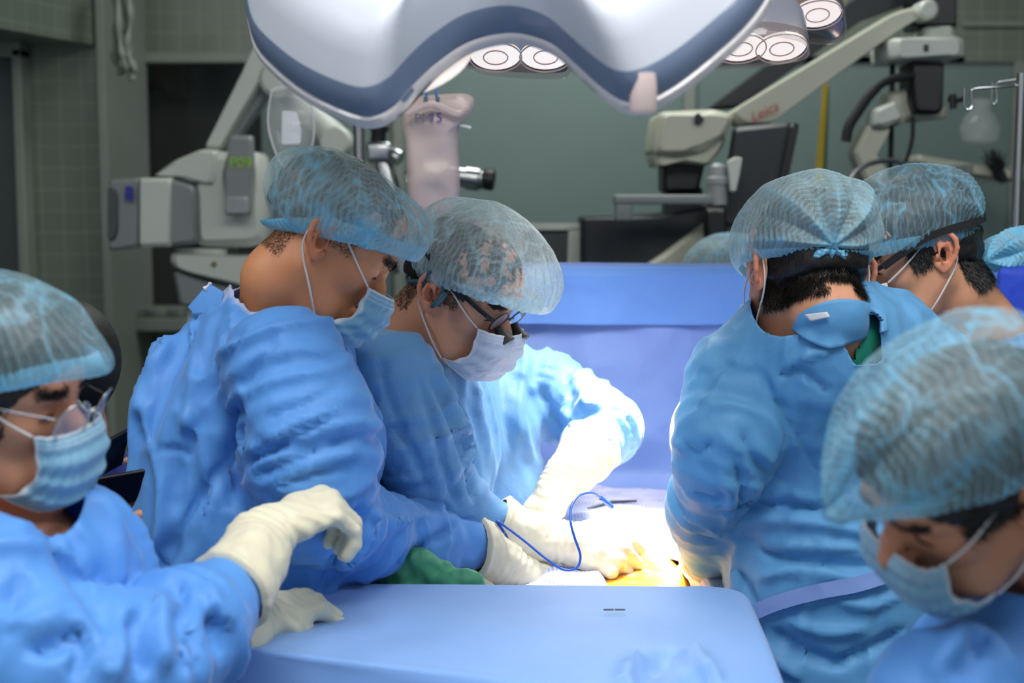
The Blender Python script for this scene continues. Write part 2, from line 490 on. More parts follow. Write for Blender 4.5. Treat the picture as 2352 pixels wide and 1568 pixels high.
def cap_cloth(name, col, pale, thin=.62):
    n = NT(name)
    d = n.attr('dense')
    fib = n.noise(650, 3, .6)
    c = n.mix(d, pale, col)
    df = n.n('ShaderNodeBsdfDiffuse'); n.l(c, df.inputs[0])
    tl = n.n('ShaderNodeBsdfTranslucent'); n.l(c, tl.inputs[0])
    gl = n.n('ShaderNodeBsdfGlossy'); gl.inputs['Roughness'].default_value = 0.45
    m1 = n.n('ShaderNodeMixShader'); m1.inputs[0].default_value = 0.25; n.l(df.outputs[0], m1.inputs[1]); n.l(tl.outputs[0], m1.inputs[2])
    m2 = n.n('ShaderNodeMixShader'); m2.inputs[0].default_value = 0.05; n.l(m1.outputs[0], m2.inputs[1]); n.l(gl.outputs[0], m2.inputs[2])
    tp = n.n('ShaderNodeBsdfTransparent')
    a = n.math('ADD', n.math('MULTIPLY', d, 0.62), n.math('MULTIPLY', fib, thin), True)
    m3 = n.n('ShaderNodeMixShader'); n.l(a, m3.inputs[0]); n.l(tp.outputs[0], m3.inputs[1]); n.l(m2.outputs[0], m3.inputs[2])
    b = n.bump(fib, 0.25, 0.0008)
    for x in (df, gl): n.l(b, x.inputs['Normal'])
    n.l(m3.outputs[0], n.out.inputs[0]); n.t.nodes.remove(n.b); return n.m
M_CAP = cap_cloth('bouffant_blue_cloth', srgb(128, 206, 240), srgb(206, 232, 236))
M_CAP_THIN = cap_cloth('bouffant_thin_cloth', srgb(108, 190, 232), srgb(176, 214, 226), .34)
M_CAP_PALE = cap_cloth('bouffant_pale_cloth', srgb(190, 228, 240), srgb(212, 230, 230))

def mask_cloth(name, col, inner):
    n = NT(name); c = n.mix(n.attr('edge'), n.mix(n.noise(40, 3), col, tuple(x * .9 for x in col[:3]) + (1,)), inner)
    v = n.n('ShaderNodeTexVoronoi'); v.inputs['Scale'].default_value = 500; n.l(n.co(), v.inputs['Vector'])
    n.set(Base_Color=c, Roughness=0.6); n.b.inputs['Sheen Weight'].default_value = .2
    n.l(n.bump(v.outputs['Distance'], 0.2, 0.0006), n.b.inputs['Normal'])
    tr = n.n('ShaderNodeBsdfTranslucent'); n.l(c, tr.inputs[0]); mx = n.n('ShaderNodeMixShader'); mx.inputs[0].default_value = 0.2
    n.l(n.b.outputs[0], mx.inputs[1]); n.l(tr.outputs[0], mx.inputs[2]); n.l(mx.outputs[0], n.out.inputs[0]); return n.m
M_MASK = mask_cloth('mask_blue_paper', srgb(140, 196, 228), srgb(222, 232, 240))
M_MASK_PALE = mask_cloth('mask_pale_paper', srgb(206, 220, 240), srgb(232, 236, 244))
def glove():
    n = NT('glove_latex'); c = n.mix(n.noise(18, 3), srgb(226, 222, 196), srgb(212, 206, 182))
    n.set(Base_Color=c, Roughness=0.5); n.b.inputs['Subsurface Weight'].default_value = .1; n.b.inputs['Subsurface Scale'].default_value = .004
    b = n.bump(n.noise(38, 4, .6, stretch=(1, .35, 1)), 0.35, 0.003); n.l(n.bump(n.noise(160, 3), .15, .001, b), n.b.inputs['Normal']); return n.m
M_GLOVE = glove()
def hair():
    n = NT('hair_black'); c = n.mix(n.noise(260, 2), srgb(14, 12, 12), srgb(38, 32, 28)); n.set(Base_Color=c, Roughness=0.42)
    n.l(n.bump(n.noise(500, 3, stretch=(1, 1, .2)), .5, .002), n.b.inputs['Normal']); return n.m
M_HAIR = hair()
M_FUZZ = plain('hair_shaved', srgb(92, 62, 44), .7)
M_EYE = plain('eye_white', srgb(205, 198, 190), .15, var=.02)
M_IRIS = plain('eye_dark', srgb(26, 16, 12), .12, var=.02)
M_LASH = plain('lash_dark', srgb(22, 15, 12), .6)
M_WHITE = plain('white_enamel', srgb(198, 202, 194), .38, bump=.03)
M_CREAM = plain('cream_enamel', srgb(190, 190, 172), .42, bump=.03)
M_GREY = plain('grey_enamel', srgb(128, 134, 134), .42)
M_DGREY = plain('dark_grey_plastic', srgb(70, 76, 78), .5)
M_BLACK = plain('black_plastic', srgb(20, 21, 25), .42)
M_RUBBER = plain('black_rubber', srgb(18, 18, 20), .65)
M_STRAP = plain('black_strap_web', srgb(22, 22, 26), .8, bump=.6, bscale=900)
M_STEEL = plain('steel', srgb(190, 192, 194), .25, metal=1)
M_DSTEEL = plain('dark_steel', srgb(120, 122, 126), .3, metal=1)
M_LOOP = plain('white_elastic', srgb(226, 226, 226), .7)
M_TEAL = plain('teal_silicone', srgb(58, 98, 112), .5)
M_CORD = plain('blue_cord', srgb(30, 92, 200), .4)
M_RED = plain('red_print', srgb(176, 60, 62), .5)
M_BLUEP = plain('blue_print', srgb(28, 38, 150), .5)
M_LIME = plain('lime_print', srgb(150, 205, 40), .5)
M_INK = plain('violet_ink', srgb(62, 50, 150), .6)
M_INKG = plain('grey_ink', srgb(110, 104, 128), .6)
M_YEL = plain('yellow_strap', srgb(178, 150, 24), .6)
M_DGRN = plain('dark_green_strap', srgb(20, 76, 60), .6)
M_SHADOW = plain('dark_void', srgb(28, 30, 30), .8)
M_TAB = plain('white_tab', srgb(228, 232, 238), .5)
def clear(name, tint, a, rough=.08):
    n = NT(name); n.set(Base_Color=tint, Roughness=rough); n.b.inputs['Alpha'].default_value = a
    n.b.inputs['Specular IOR Level'].default_value = .8
    n.l(n.bump(n.noise(30, 3), .5, .003), n.b.inputs['Normal']); return n.m
M_CLEAR = clear('clear_plastic', srgb(225, 230, 232), .16)
M_LENS = clear('glasses_lens', srgb(215, 225, 250), .16, .03)
M_MILK = clear('milky_bag_film', srgb(222, 200, 196), .74, .35)
M_RIM = clear('frosted_clear_rim', srgb(236, 232, 236), .62, .2)
def thing_part(name, parent, h):
    """an empty as a part that gathers its own sub-parts"""
    o = bpy.data.objects.new(name, None); C.objects.link(o); o.empty_display_size = .05
    o.parent = parent; o.matrix_parent_inverse = Matrix.Translation(-Vector(parent.location))
    return o
# ------------------------------------------------------------------ the room
def Pz(px, py, z):
    r = ray(px, py); return CAM + r * ((z - CAM[2]) / r[2])
def tile_mat(name, c1, c2, grout, sx=.071, sz=.071, axis='XZ'):
    n = NT(name); sp = n.n('ShaderNodeSeparateXYZ'); n.l(n.co(), sp.inputs[0])
    a = n.math('FRACT', n.math('DIVIDE', sp.outputs[0 if axis[0] == 'X' else 1], sx)); b = n.math('FRACT', n.math('DIVIDE', sp.outputs[2], sz))
    def edge(t): return n.math('MINIMUM', t, n.math('SUBTRACT', 1.0, t))
    e = n.math('MINIMUM', edge(a), edge(b)); g = n.math('MULTIPLY', n.math('SUBTRACT', e, .012), 40, True)
    g = n.math('MINIMUM', n.math('MAXIMUM', g, 0.0), 1.0)
    c = n.mix(g, grout, n.mix(n.noise(3, 3), c1, c2)); n.set(Base_Color=c, Roughness=.32)
    n.l(n.bump(g, .4, .001), n.b.inputs['Normal']); return n.m
M_TILE = tile_mat('green_grey_tiles', srgb(116, 126, 112), srgb(100, 110, 98), srgb(134, 142, 128))
M_TILEY = tile_mat('green_grey_tiles_side', srgb(116, 126, 112), srgb(100, 110, 98), srgb(134, 142, 128), axis='YZ')
M_TRIM = plain('pale_frame_paint', srgb(138, 144, 136), .5)
M_PANEL = plain('green_wall_panel', srgb(112, 132, 128), .35, var=.05)
M_FLOOR = plain('floor_vinyl', srgb(92, 110, 108), .4)
M_CEIL = plain('ceiling_paint', srgb(190, 194, 190), .7)
M_DARKP = plain('dark_room_beyond', srgb(74, 74, 70), .8)
M_DOOR = plain('grey_door_paint', srgb(72, 78, 78), .45)
def struct(m, name, mat):
    o = m.build(name, mat, None, smooth=False); o['kind'] = 'structure'; return o
def bx(x0, x1, y0, y1, z0, z1): return ((x0 + x1) / 2, (y0 + y1) / 2, (z0 + z1) / 2), (x1 - x0, y1 - y0, z1 - z0)
YB = 5.2
M_PANE = clear('window_pane', srgb(60, 66, 66), .08, .03)
struct(MB().box(*bx(-3.2, 3.4, -.6, 5.9, -.08, 0)), 'floor', M_FLOOR)
struct(MB().box(*bx(-3.2, 3.4, -.6, 5.9, 3.0, 3.08)), 'ceiling', M_CEIL)
def X_(px, d): return (px - 1176) / F_PX * d
def Z_(py, d): return P(1176, py, d)[2]
# back wall: tiles over a run of green panels
zt = Z_(142, YB)
struct(MB().box(*bx(X_(250, YB), 3.4, YB, YB + .15, zt, 3.0)), 'wall_back', M_TILE)
struct(MB().box(*bx(X_(742, YB), 3.4, YB + .02, YB + .12, 0, zt)), 'wall_back_panel', M_PANEL)
struct(MB().box(*bx(X_(250, YB), X_(742, YB), YB, YB + .12, 0, Z_(725, YB))), 'wall_back_low', M_TILE)
struct(MB().box(*bx(X_(205, YB), X_(320, YB), YB - .45, YB - .05, 0, Z_(760, YB))), 'wall_pier', M_TILE)
struct(MB().box(*bx(X_(280, YB), X_(610, YB), YB - .03, YB, zt - .005, zt + .03), bev=.004), 'trim_1', M_TRIM)
struct(MB().box(*bx(X_(255, YB), X_(303, YB), YB - .05, YB, Z_(720, YB), zt), bev=.006), 'trim_2', M_TRIM)
for i, (a, b) in enumerate(((905, 928), (1565, 1592), (2312, 2340))):
    struct(MB().box(*bx(X_(a, YB), X_(b, YB), YB - .012, YB + .02, 0, zt), bev=.004), 'trim_%d' % (i + 3), M_TRIM)
struct(MB().box(*bx(X_(2190, YB), 3.4, YB - .02, YB + .01, Z_(62, YB), Z_(50, YB)), bev=.003), 'trim_6', M_TRIM)
zt2 = Z_(55, YB)
struct(MB().box(*bx(X_(742, YB), X_(2200, YB), YB + .0, YB + .02, zt, zt + .02)), 'trim_7', M_TRIM)
# window on the left of the back wall with a dim room behind it
struct(MB().box(*bx(-2.6, X_(760, YB), YB + .6, YB + .65, 0, 3)), 'wall_beyond', M_DARKP)
struct(MB().box(*bx(X_(303, YB), X_(742, YB), YB + .05, YB + .055, Z_(720, YB), zt)), 'window_1', M_PANE)
struct(MB().box(*bx(X_(600, YB), X_(745, YB), YB + .06, YB + .12, 0, 3)), 'wall_back_infill', M_PANEL)
struct(MB().box(*bx(X_(272, 5.1), X_(445, 5.1), 4.95, YB, Z_(752, 5.1), Z_(722, 5.1)), bev=.006), 'trim_8', M_TRIM)
# left wall: tiled face over a lintel, door recess behind it
def slanted(a, b, z0, z1, t):
    a = np.array(a); b = np.array(b); o = np.array([-t, 0])
    q = [a, b, b + o, a + o]; return MB().prism([(x, y, z0) for x, y in q], (0, 0, z1 - z0))
zl = Z_(105, 4.7)
struct(slanted((X_(243, 4.7), 4.7), (X_(243, 4.7) - .24, 3.9), zl, 3.0, 1.6), 'wall_left', M_TILEY)
struct(MB().box(*bx(-3.2, X_(243, 4.7), 4.7, 4.78, 0, 3.0)), 'wall_left_recess', M_TILE)
struct(MB().box(*bx(X_(243, 4.7), X_(262, 4.7), 4.66, 5.2, 0, 3.0), bev=.004), 'trim_9', M_TRIM)
struct(MB().box(*bx(-3.2, -3.1, -.6, 4.8, 0, 3.0)), 'wall_left_near', M_TILEY)
struct(MB().box(*bx(3.3, 3.4, -.6, 5.9, 0, 3.0)), 'wall_right', M_TILEY)
dz = Z_(135, 4.66)
dr = MB().box(*bx(-2.6, X_(52, 4.66), 4.64, 4.69, 0, dz), bev=.006); o = struct(dr, 'door_1', M_DOOR)
struct(MB().box(*bx(X_(54, 4.66), X_(76, 4.66), 4.61, 4.70, 0, dz + .03), bev=.006), 'trim_10', M_TRIM)
struct(MB().box(*bx(-2.7, X_(76, 4.66), 4.61, 4.70, dz + .0, dz + .05), bev=.006), 'trim_11', M_TRIM)

def tagged(o, label, cat, group=None): return tag(o, label, cat, group)
# bundle of clear sleeves hanging down the corner
g = thing('hanging_sleeves', P(285, 190, 4.6), 'bundle of pale plastic sleeves hanging at the tiled corner, top left', 'sleeve')
for i, pts in enumerate([[(262, -40), (268, 60), (264, 130), (280, 170)], [(280, -40), (288, 60), (296, 120), (305, 185)], [(290, -40), (300, 40), (292, 110), (312, 165)], [(270, -40), (274, 80), (284, 140), (292, 160)]]):
    c = curve_pts([P(x, y, 4.58 - .02 * i) for x, y in pts], 24)
    MB().tube(c, [.016 + .006 * math.sin(k * .9 + i) for k in range(24)], 10, flat=.6).build('sleeve', M_TRIM, g)
# beyond the window: dark lamp shape and a pale post
m = MB(); c = P(380, 175, 5.75); m.box(c, (.18, .12, .12), bev=.04); m.box(c + (.05, -.02, -.05), (.10, .08, .10), bev=.03)
tag(m.build('wall_fan', plain('dusty_brown', srgb(72, 64, 54), .7)), 'dusty brown fan seen through the dark window at upper left', 'fan')
m = MB().box(*bx(X_(322, 5.7), X_(352, 5.7), 5.66, 5.72, 0, Z_(200, 5.7)), bev=.01); tag(m.build('water_pipe', plain('dusty_pipe', srgb(84, 84, 72), .7)), 'pale upright pipe behind the dark window beside the white frame', 'pipe')
g = thing('sill_box', P(372, 712, 5.0), 'small pale box with switches on the window sill behind the left gown', 'box')
MB().box(P(372, 714, 5.02), (.17, .10, .035), bev=.006).build('box_body', M_TRIM, g)
for k in (-1, 1): MB().box(P(372, 712, 4.965) + (k * .04, 0, 0), (.035, .006, .018), bev=.002).build('switch', M_GREY, g)

# ------------------------------------------------------------------ white microscope stand, left background
D1 = 4.1
g = thing('surgical_microscope', P(450, 1400, D1) * (1, 1, 0), 'white surgical microscope stand with blue square emblem and grey display arm, left background', 'microscope')
def poly(px, d, depth, name, mat, par, bev=.012):
    return MB().prism([P(x, y, d) for x, y in px], (0, depth, 0), bev).build(name, mat, par)
def fillet(px, r=8, n=4):
    out = []; p = [np.array(q, float) for q in px]; k = len(p)
    for i in range(k):
        a, b, c = p[i - 1], p[i], p[(i + 1) % k]; u = (a - b) / np.linalg.norm(a - b); v = (c - b) / np.linalg.norm(c - b)
        rr = min(r, np.linalg.norm(a - b) * .45, np.linalg.norm(c - b) * .45)
        for t in np.linspace(0, 1, n): out.append((b + u * rr) * (1 - t) ** 2 + 2 * b * t * (1 - t) + (b + v * rr) * t * t)
    return out
poly(fillet([(248, 412), (320, 408), (320, 568), (300, 572), (248, 578)], 8), D1 - .14, .30, 'lamp_housing', M_GREY, g)
poly(fillet([(318, 408), (392, 408), (392, 566), (318, 568)], 6), D1 - .15, .30, 'white_housing', M_WHITE, g)
poly(fillet([(390, 410), (440, 425), (448, 440), (448, 560), (390, 566)], 8), D1 - .14, .28, 'side_cover', M_GREY, g)
poly(fillet([(246, 430), (262, 430), (268, 450), (268, 530), (262, 550), (246, 552)], 8), D1 - .155, .03, 'vent_panel', M_DGREY, g, .004)
poly(fillet([(440, 350), (590, 345), (602, 400), (606, 460), (600, 560), (570, 568), (446, 566)], 22), D1 - .10, .26, 'main_body', M_WHITE, g, .025)
poly(fillet([(350, 404), (400, 368), (462, 342), (500, 345), (488, 425), (440, 418), (400, 408)], 10), D1 - .12, .20, 'shoulder_cover', M_WHITE, g)
poly(fillet([(524, 310), (578, 310), (580, 380), (572, 440), (572, 492), (514, 494), (514, 440), (508, 400), (522, 350)], 8), D1 - .17, .05, 'display_arm', M_GREY, g)
poly(fillet([(515, 452), (568, 452), (568, 492), (515, 492)], 6), D1 - .185, .03, 'display_pad', plain('light_grey_pad', srgb(150, 154, 160), .4), g, .006)
poly([(288, 428), (304, 428), (304, 440), (288, 440)], D1 - .165, .006, 'blue_emblem', M_BLUEP, g, .0)
poly([(287, 442), (305, 442), (305, 459), (287, 459)], D1 - .165, .006, 'blue_emblem', M_BLUEP, g, .0)
poly(fillet([(468, 342), (500, 345), (612, 165), (618, 95), (590, 90), (560, 150)], 8), D1 - .02, .10, 'upright_arm', M_WHITE, g)
poly(fillet([(500, 345), (520, 350), (640, 180), (618, 120)], 8), D1 + .04, .09, 'arm_underside', M_GREY, g)
poly(fillet([(400, 568), (520, 568), (515, 592), (400, 590)], 6), D1 - .06, .2, 'swivel_disc', M_WHITE, g)
poly(fillet([(388, 580), (640, 592), (700, 640), (560, 664), (430, 628), (390, 612)], 12), D1 - .10, .24, 'lower_arm', M_WHITE, g, .02)
poly(fillet([(396, 622), (480, 650), (560, 668), (520, 720), (410, 700)], 10), D1 - .08, .20, 'arm_shroud', M_GREY, g)
poly(fillet([(485, 602), (494, 600), (496, 610), (486, 612)], 2), D1 - .11, .01, 'brass_screw', plain('brass_screw', srgb(120, 110, 40), .4), g, .0)
poly(fillet([(430, 700), (520, 700), (530, 1700), (420, 1700)], 10), D1, .22, 'column', M_WHITE, g)
MB().box(P(475, 1600, D1 + .1) * (1, 1, 0) + (0, 0, .06), (.6, .6, .12), bev=.04).build('floor_base', M_WHITE, g)
def text(s, c, size, mat, name, par, U=(1, 0, 0), V=(0, 0, 1), off=.0008, shear=0):
    cu = bpy.data.curves.new(name, 'FONT'); cu.body = s; cu.size = size; cu.extrude = off; cu.align_x = 'CENTER'; cu.align_y = 'CENTER'; cu.shear = shear
    t = bpy.data.objects.new(name, cu); C.objects.link(t); dg = bpy.context.evaluated_depsgraph_get(); me = bpy.data.meshes.new_from_object(t.evaluated_get(dg))
    bpy.data.objects.remove(t); U = nrm(U); V = nrm(np.array(V) - U * (np.array(V) @ U)); N = np.cross(U, V)
    v = np.array([q.co[:] for q in me.vertices]); f = [tuple(p.vertices) for p in me.polygons]
    w_ = np.array(c) + v[:, :1] * U + v[:, 1:2] * V + v[:, 2:3] * N
    return obj(name, w_, f, mat, par, smooth=False)
text('P09', P(553, 375, D1 - .176), .042, M_LIME, 'lime_lettering', g)
# second arm and eyepieces of the same stand
MB().tube([P(640, 170, D1 + .15), P(700, 250, D1 + .1), P(785, 330, D1 + .05)], [.045, .042, .040], 20).build('reach_arm', M_WHITE, g)
MB().lathe(P(645, 185, D1 + .05), (0, -1, 0), [(0, .052), (.07, .052), (.085, .04)]).build('arm_joint', M_WHITE, g)
MB().lathe(P(772, 325, D1 + .0), (0, -1, 0), [(-.05, .046), (.03, .046), (.04, .038)]).build('arm_joint', M_WHITE, g)
gm = g; t = thing_part('binocular_tube', gm, None)
MB().box(P(872, 350, 4.0), (.075, .08, .06), bev=.015).build('prism_housing', M_STEEL, t)
MB().lathe(P(868, 325, 4.0), (.1, -.1, 1), [(0, .022), (.03, .022), (.03, .028), (.045, .028)]).build('black_cap', M_BLACK, t)
MB().lathe(P(895, 352, 3.98), (1, -.3, -.5), [(0, .02), (.02, .026), (.035, .024)]).build('side_knob', M_STEEL, t)
MB().lathe(P(880, 385, 4.0), (.2, 0, -1), [(-.02, .03), (.05, .036), (.3, .036)]).build('lower_tube', M_STEEL, t)
t = thing_part('eyepiece', gm, None)
MB().lathe(P(1030, 402, 3.9), (1, -.1, -.14), [(0, .028), (.05, .028), (.05, .033), (.085, .033), (.09, .028), (.1, .026)]).build('focus_tube', M_STEEL, t)
MB().lathe(P(1108, 410, 3.89), (1, -.1, -.14), [(0, .026), (.012, .030), (.030, .030), (.034, .026)]).build('rubber_cup', M_BLACK, t)
MB().tube([P(1035, 402, 3.92), P(985, 400, 4.0), P(940, 420, 4.0)], [.03, .035, .035], 16).build('tube_body', M_STEEL, t)
# steel pole behind the heads
g = thing('drip_stand', P(824, 900, 3.3) * (1, 1, 0), 'polished steel pole between the two bouffant caps under the big lamp', 'pole')
MB().tube([P(824, 240, 3.3), P(824, 240, 3.3) * (1, 1, 0) + (0, 0, .05)], .0135, 16).build('pole', M_STEEL, g)
MB().lathe(P(824, 240, 3.3) * (1, 1, 0), (0, 0, 1), [(0, .22), (.03, .20), (.05, .03)]).build('foot', M_BLACK, g)
MB().tube(curve_pts([P(640, 120, 3.3), P(640, 172, 3.3), P(655, 178, 3.3), P(655, 150, 3.3), P(700, 120, 3.3), P(824, 115, 3.3), P(960, 120, 3.3), P(985, 150, 3.3)], 40), .004, 8).build('hook_bar', M_STEEL, g)
MB().tube([P(824, 245, 3.3), P(824, 112, 3.3)], .0135, 16).build('pole_top', M_STEEL, g)
# clear empty bag on the left, milky bag on the right of that pole
def bag(name, px, d, dep, mat, label, cat, nz=.004):
    """a soft bag: front and back films meeting at a welded edge"""
    P2 = curve_pts(px + [px[0]], 60)[:-1]; c = P2.mean(0); n = len(P2); V = []; Fs = []; L = 12
    for side in (-1, 1):
        for k in range(L):
            s_ = 1 - k / L
            for q in P2:
                w_ = c + (q - c) * s_; b = dep * math.sqrt(max(0, 1 - s_ ** 2.6))
                p = P(w_[0], w_[1], d); p = p + np.array([0, side * b, 0]) + nz * float(noise(p[None], 26, 3)[0]) * np.array([0, 1, 0]) * (1 - s_ ** 4); V.append(p)
        V.append(P(c[0], c[1], d) + np.array([0, side * dep, 0]))
    for s_ in (0, 1):
        o_ = s_ * (L * n + 1)
        for k in range(L - 1):
            for j in range(n): Fs.append((o_ + k * n + j, o_ + k * n + (j + 1) % n, o_ + (k + 1) * n + (j + 1) % n, o_ + (k + 1) * n + j))
        for j in range(n): Fs.append((o_ + (L - 1) * n + j, o_ + (L - 1) * n + (j + 1) % n, o_ + L * n))
    g_ = thing(name, P(c[0], c[1], d), label, cat); m_ = MB(); m_.add(V, Fs); m_.build('bag_film', mat, g_); return g_
g = bag('drip_bag', [(622, 205), (650, 198), (690, 205), (714, 222), (722, 280), (718, 330), (700, 368), (655, 384), (632, 350), (614, 290)], 3.2, .022, M_CLEAR, 'empty clear drip bag with pale label hanging left of the steel pole', 'bag', .012)
poly(fillet([(648, 254), (682, 256), (692, 300), (690, 330), (646, 332)], 6), 3.215, .002, 'bag_label', M_TAB, g, .0)
MB().tube(curve_pts([P(655, 200, 3.2), P(640, 190, 3.22), P(648, 178, 3.25), P(656, 170, 3.28)], 14), .003, 8).build('hanger', M_CLEAR, g)
MB().tube(curve_pts([P(624, 207, 3.17), P(616, 260, 3.17), P(618, 300, 3.17), P(634, 352, 3.17), P(656, 384, 3.17), P(700, 368, 3.17), P(718, 330, 3.17), P(721, 280, 3.17), P(712, 222, 3.17), P(690, 206, 3.17), P(650, 199, 3.17), P(624, 207, 3.17)], 90), .0022, 6).build('welded_edge', M_RIM, g)
g = bag('saline_bag', [(925, 235), (945, 222), (1000, 218), (1060, 215), (1085, 222), (1088, 240), (1075, 270), (1056, 290), (1052, 330), (1056, 400), (1050, 470), (1000, 500), (945, 490), (935, 400), (932, 330), (925, 290)], 2.95, .030, M_MILK, 'milky pinkish bag marked PM 15 in pen, hung by blue strings', 'bag', .016)
text('PM', P(972, 273, 2.905), .028, M_INKG, 'pen_letters', g, V=(.08, 0, 1)); text('15', P(1001, 271, 2.903), .028, M_INK, 'pen_numbers', g, V=(.1, 0, 1))
for x in (980, 1003): MB().tube(curve_pts([P(x, 240, 2.92), P(x, 222, 2.93), P(x - 2, 200, 2.96), P(x - 10, 178, 3.0), P(985, 140, 3.2)], 14), .0022, 8).build('blue_string', M_CORD, g)
for x in (977, 1005): MB().box(P(x, 232, 2.905), (.008, .003, .018), bev=.001).build('string_eyelet', M_TEAL, g)
MB().tube(curve_pts([P(935, 262, 2.90), P(990, 240, 2.89), P(1050, 262, 2.90), P(1070, 250, 2.92)], 20), .007, 8).build('folded_rim', M_MILK, g)
MB().tube(curve_pts([P(1056, 288, 2.93), P(1068, 290, 2.92), P(1082, 293, 2.92)], 6), .003, 6).build('port', M_TAB, g)

# ------------------------------------------------------------------ big microscope, right background
D2 = 4.0
g = thing('surgical_microscope', P(1700, 1400, D2) * (1, 1, 0), 'big cream surgical microscope with a long slanting arm and red lettering, right background', 'microscope')
poly(fillet([(1672, 262), (2060, 26), (2110, 12), (2130, 30), (2080, 60), (2040, 90), (1760, 290), (1700, 290)], 14), D2 - .06, .14, 'slanting_arm', M_CREAM, g, .02)
poly(fillet([(1628, 250), (2000, -30), (2100, -60), (2105, 0), (1990, 40), (1700, 245)], 8), D2 + .14, .12, 'black_support_arm', plain('blue_black_enamel', srgb(24, 28, 36), .5), g)
poly(fillet([(1515, 256), (1640, 250), (1690, 262), (1672, 310), (1620, 345), (1560, 358), (1500, 352)], 14), D2 - .14, .30, 'base_head', M_CREAM, g, .02)
poly(fillet([(1500, 352), (1600, 350), (1670, 312), (1660, 340), (1630, 380), (1560, 372), (1510, 384)], 8), D2 - .10, .24, 'base_lower', M_CREAM, g)
poly(fillet([(1598, 262), (1606, 258), (1618, 275), (1606, 288), (1596, 282)], 3), D2 - .16, .03, 'lock_knob', M_BLACK, g, .003)
poly(fillet([(1524, 368), (1622, 372), (1605, 440), (1524, 440)], 6), D2 - .02, .16, 'black_column', M_BLACK, g)
poly(fillet([(1530, 430), (1615, 430), (1615, 900), (1530, 900)], 6), D2 + .05, .14, 'floor_column', M_BLACK, g)
MB().box(P(1572, 900, D2 + .1) * (1, 1, 0) + (0, 0, .09), (.6, .5, .18), bev=.04).box(P(1572, 900, D2 + .1) * (1, 1, 0) + (0, 0, .55), (.12, .14, .9), bev=.01).build('floor_base', M_BLACK, g)
text('Leica', P(1755, 258, D2 - .085), .040, M_RED, 'red_lettering', g, U=P(1780, 245, D2) - P(1730, 270, D2), shear=.3)
MB().lathe(P(2118, 28, D2 - .02), (0, -1, 0), [(-.02, .028), (.06, .028), (.07, .02)]).build('arm_joint', M_WHITE, g)
poly(fillet([(2108, -60), (2200, -60), (2200, 62), (2108, 62)], 5), D2 + .02, .16, 'ceiling_column', M_BLACK, g)
poly(fillet([(2128, 60), (2192, 58), (2196, 88), (2124, 90)], 8), D2 - .02, .12, 'white_collar', M_WHITE, g)
poly(fillet([(2050, 86), (2200, 80), (2220, 90), (2218, 130), (2200, 134), (2052, 136)], 12), D2 - .12, .26, 'white_head_box', M_WHITE, g, .02)
poly([(2123, 102), (2133, 102), (2133, 118), (2123, 118)], D2 - .126, .008, 'dark_button', M_BLACK, g, .0)
MB().lathe(P(2133, 133, D2 - .02), (0, 0, -1), [(0, .035), (.02, .03), (.03, .022)]).build('neck_joint', M_WHITE, g)
poly(fillet([(2094, 142), (2172, 142), (2168, 250), (2158, 262), (2104, 260), (2094, 230)], 8), D2 - .09, .14, 'black_camera', M_BLACK, g)
poly(fillet([(2040, 212), (2098, 200), (2102, 262), (2070, 290), (2040, 270)], 8), D2 - .04, .10, 'body_side', M_CREAM, g)
poly(fillet([(2090, 262), (2180, 240), (2180, 270), (2100, 280)], 6), D2 - .02, .10, 'body_foot', M_CREAM, g)
poly(fillet([(2010, 250), (2060, 230), (2080, 270), (2040, 290), (2006, 290)], 8), D2 - .10, .10, 'elbow_joint', M_WHITE, g)
poly(fillet([(1995, 285), (2050, 290), (2010, 350), (2045, 400), (2050, 440), (1990, 420), (1962, 350)], 10), D2 - .06, .10, 'white_handle_arm', M_CREAM, g)
MB().tube(curve_pts([P(2098, 172, D2 - .1), P(2040, 185, D2 - .12), P(2005, 210, D2 - .14), P(1975, 250, D2 - .14), P(1950, 290, D2 - .14), P(1943, 325, D2 - .14)], 40), [.012] * 14 + [.014] * 26, 12).build('black_handle', M_RUBBER, g)
MB().tube(curve_pts([P(2050, 140, D2 + .05), P(2048, 250, D2 + .05), P(2045, 400, D2 + .05)], 10), .008, 8).build('black_cable', M_RUBBER, g)
MB().tube(curve_pts([P(2097, 270, D2 - .1), P(2095, 320, D2 - .1), P(2080, 370, D2 - .1), P(2055, 395, D2 - .1), P(2030, 400, D2)], 24), .006, 8).build('black_cable', M_RUBBER, g)
MB().tube(curve_pts([P(1945, 425, D2 - .2), P(1965, 395, D2 - .2), P(2000, 375, D2 - .2), P(2050, 368, D2 - .2), P(2080, 380, D2 - .2)], 24), .007, 8).build('grey_cable', M_DSTEEL, g)
poly(fillet([(1955, 420), (1995, 410), (2000, 440), (1990, 470), (1950, 450)], 5), D2 - .05, .12, 'black_lens_unit', M_BLACK, g)
poly(fillet([(1965, 440), (2030, 430), (2030, 475), (1970, 475)], 5), D2 + .05, .10, 'white_lens_unit', M_WHITE, g)
MB().tube([P(2178, 228, D2 - .1), P(2195, 232, D2 - .1), P(2212, 228, D2 - .1)], .007, 8).tube([P(2188, 216, D2 - .1), P(2190, 250, D2 - .1)], .010, 8).build('clamp_knob', M_BLACK, g)
t = thing('equipment_monitor', P(1760, 400, 3.85), 'black tilted monitor seen edge on below the slanting microscope arm', 'monitor')
poly(fillet([(1688, 292), (1820, 280), (1790, 470), (1775, 520), (1650, 520)], 10), 3.85, .05, 'monitor_back', plain('monitor_dark', srgb(40, 44, 46), .4), t)
poly(fillet([(1818, 280), (1838, 284), (1806, 440), (1780, 530), (1768, 520)], 6), 3.83, .07, 'monitor_edge', M_BLACK, t)
MB().tube([P(1720, 500, 3.93), P(1720, 800, 3.95)], .03, 10).build('monitor_post', M_BLACK, t)
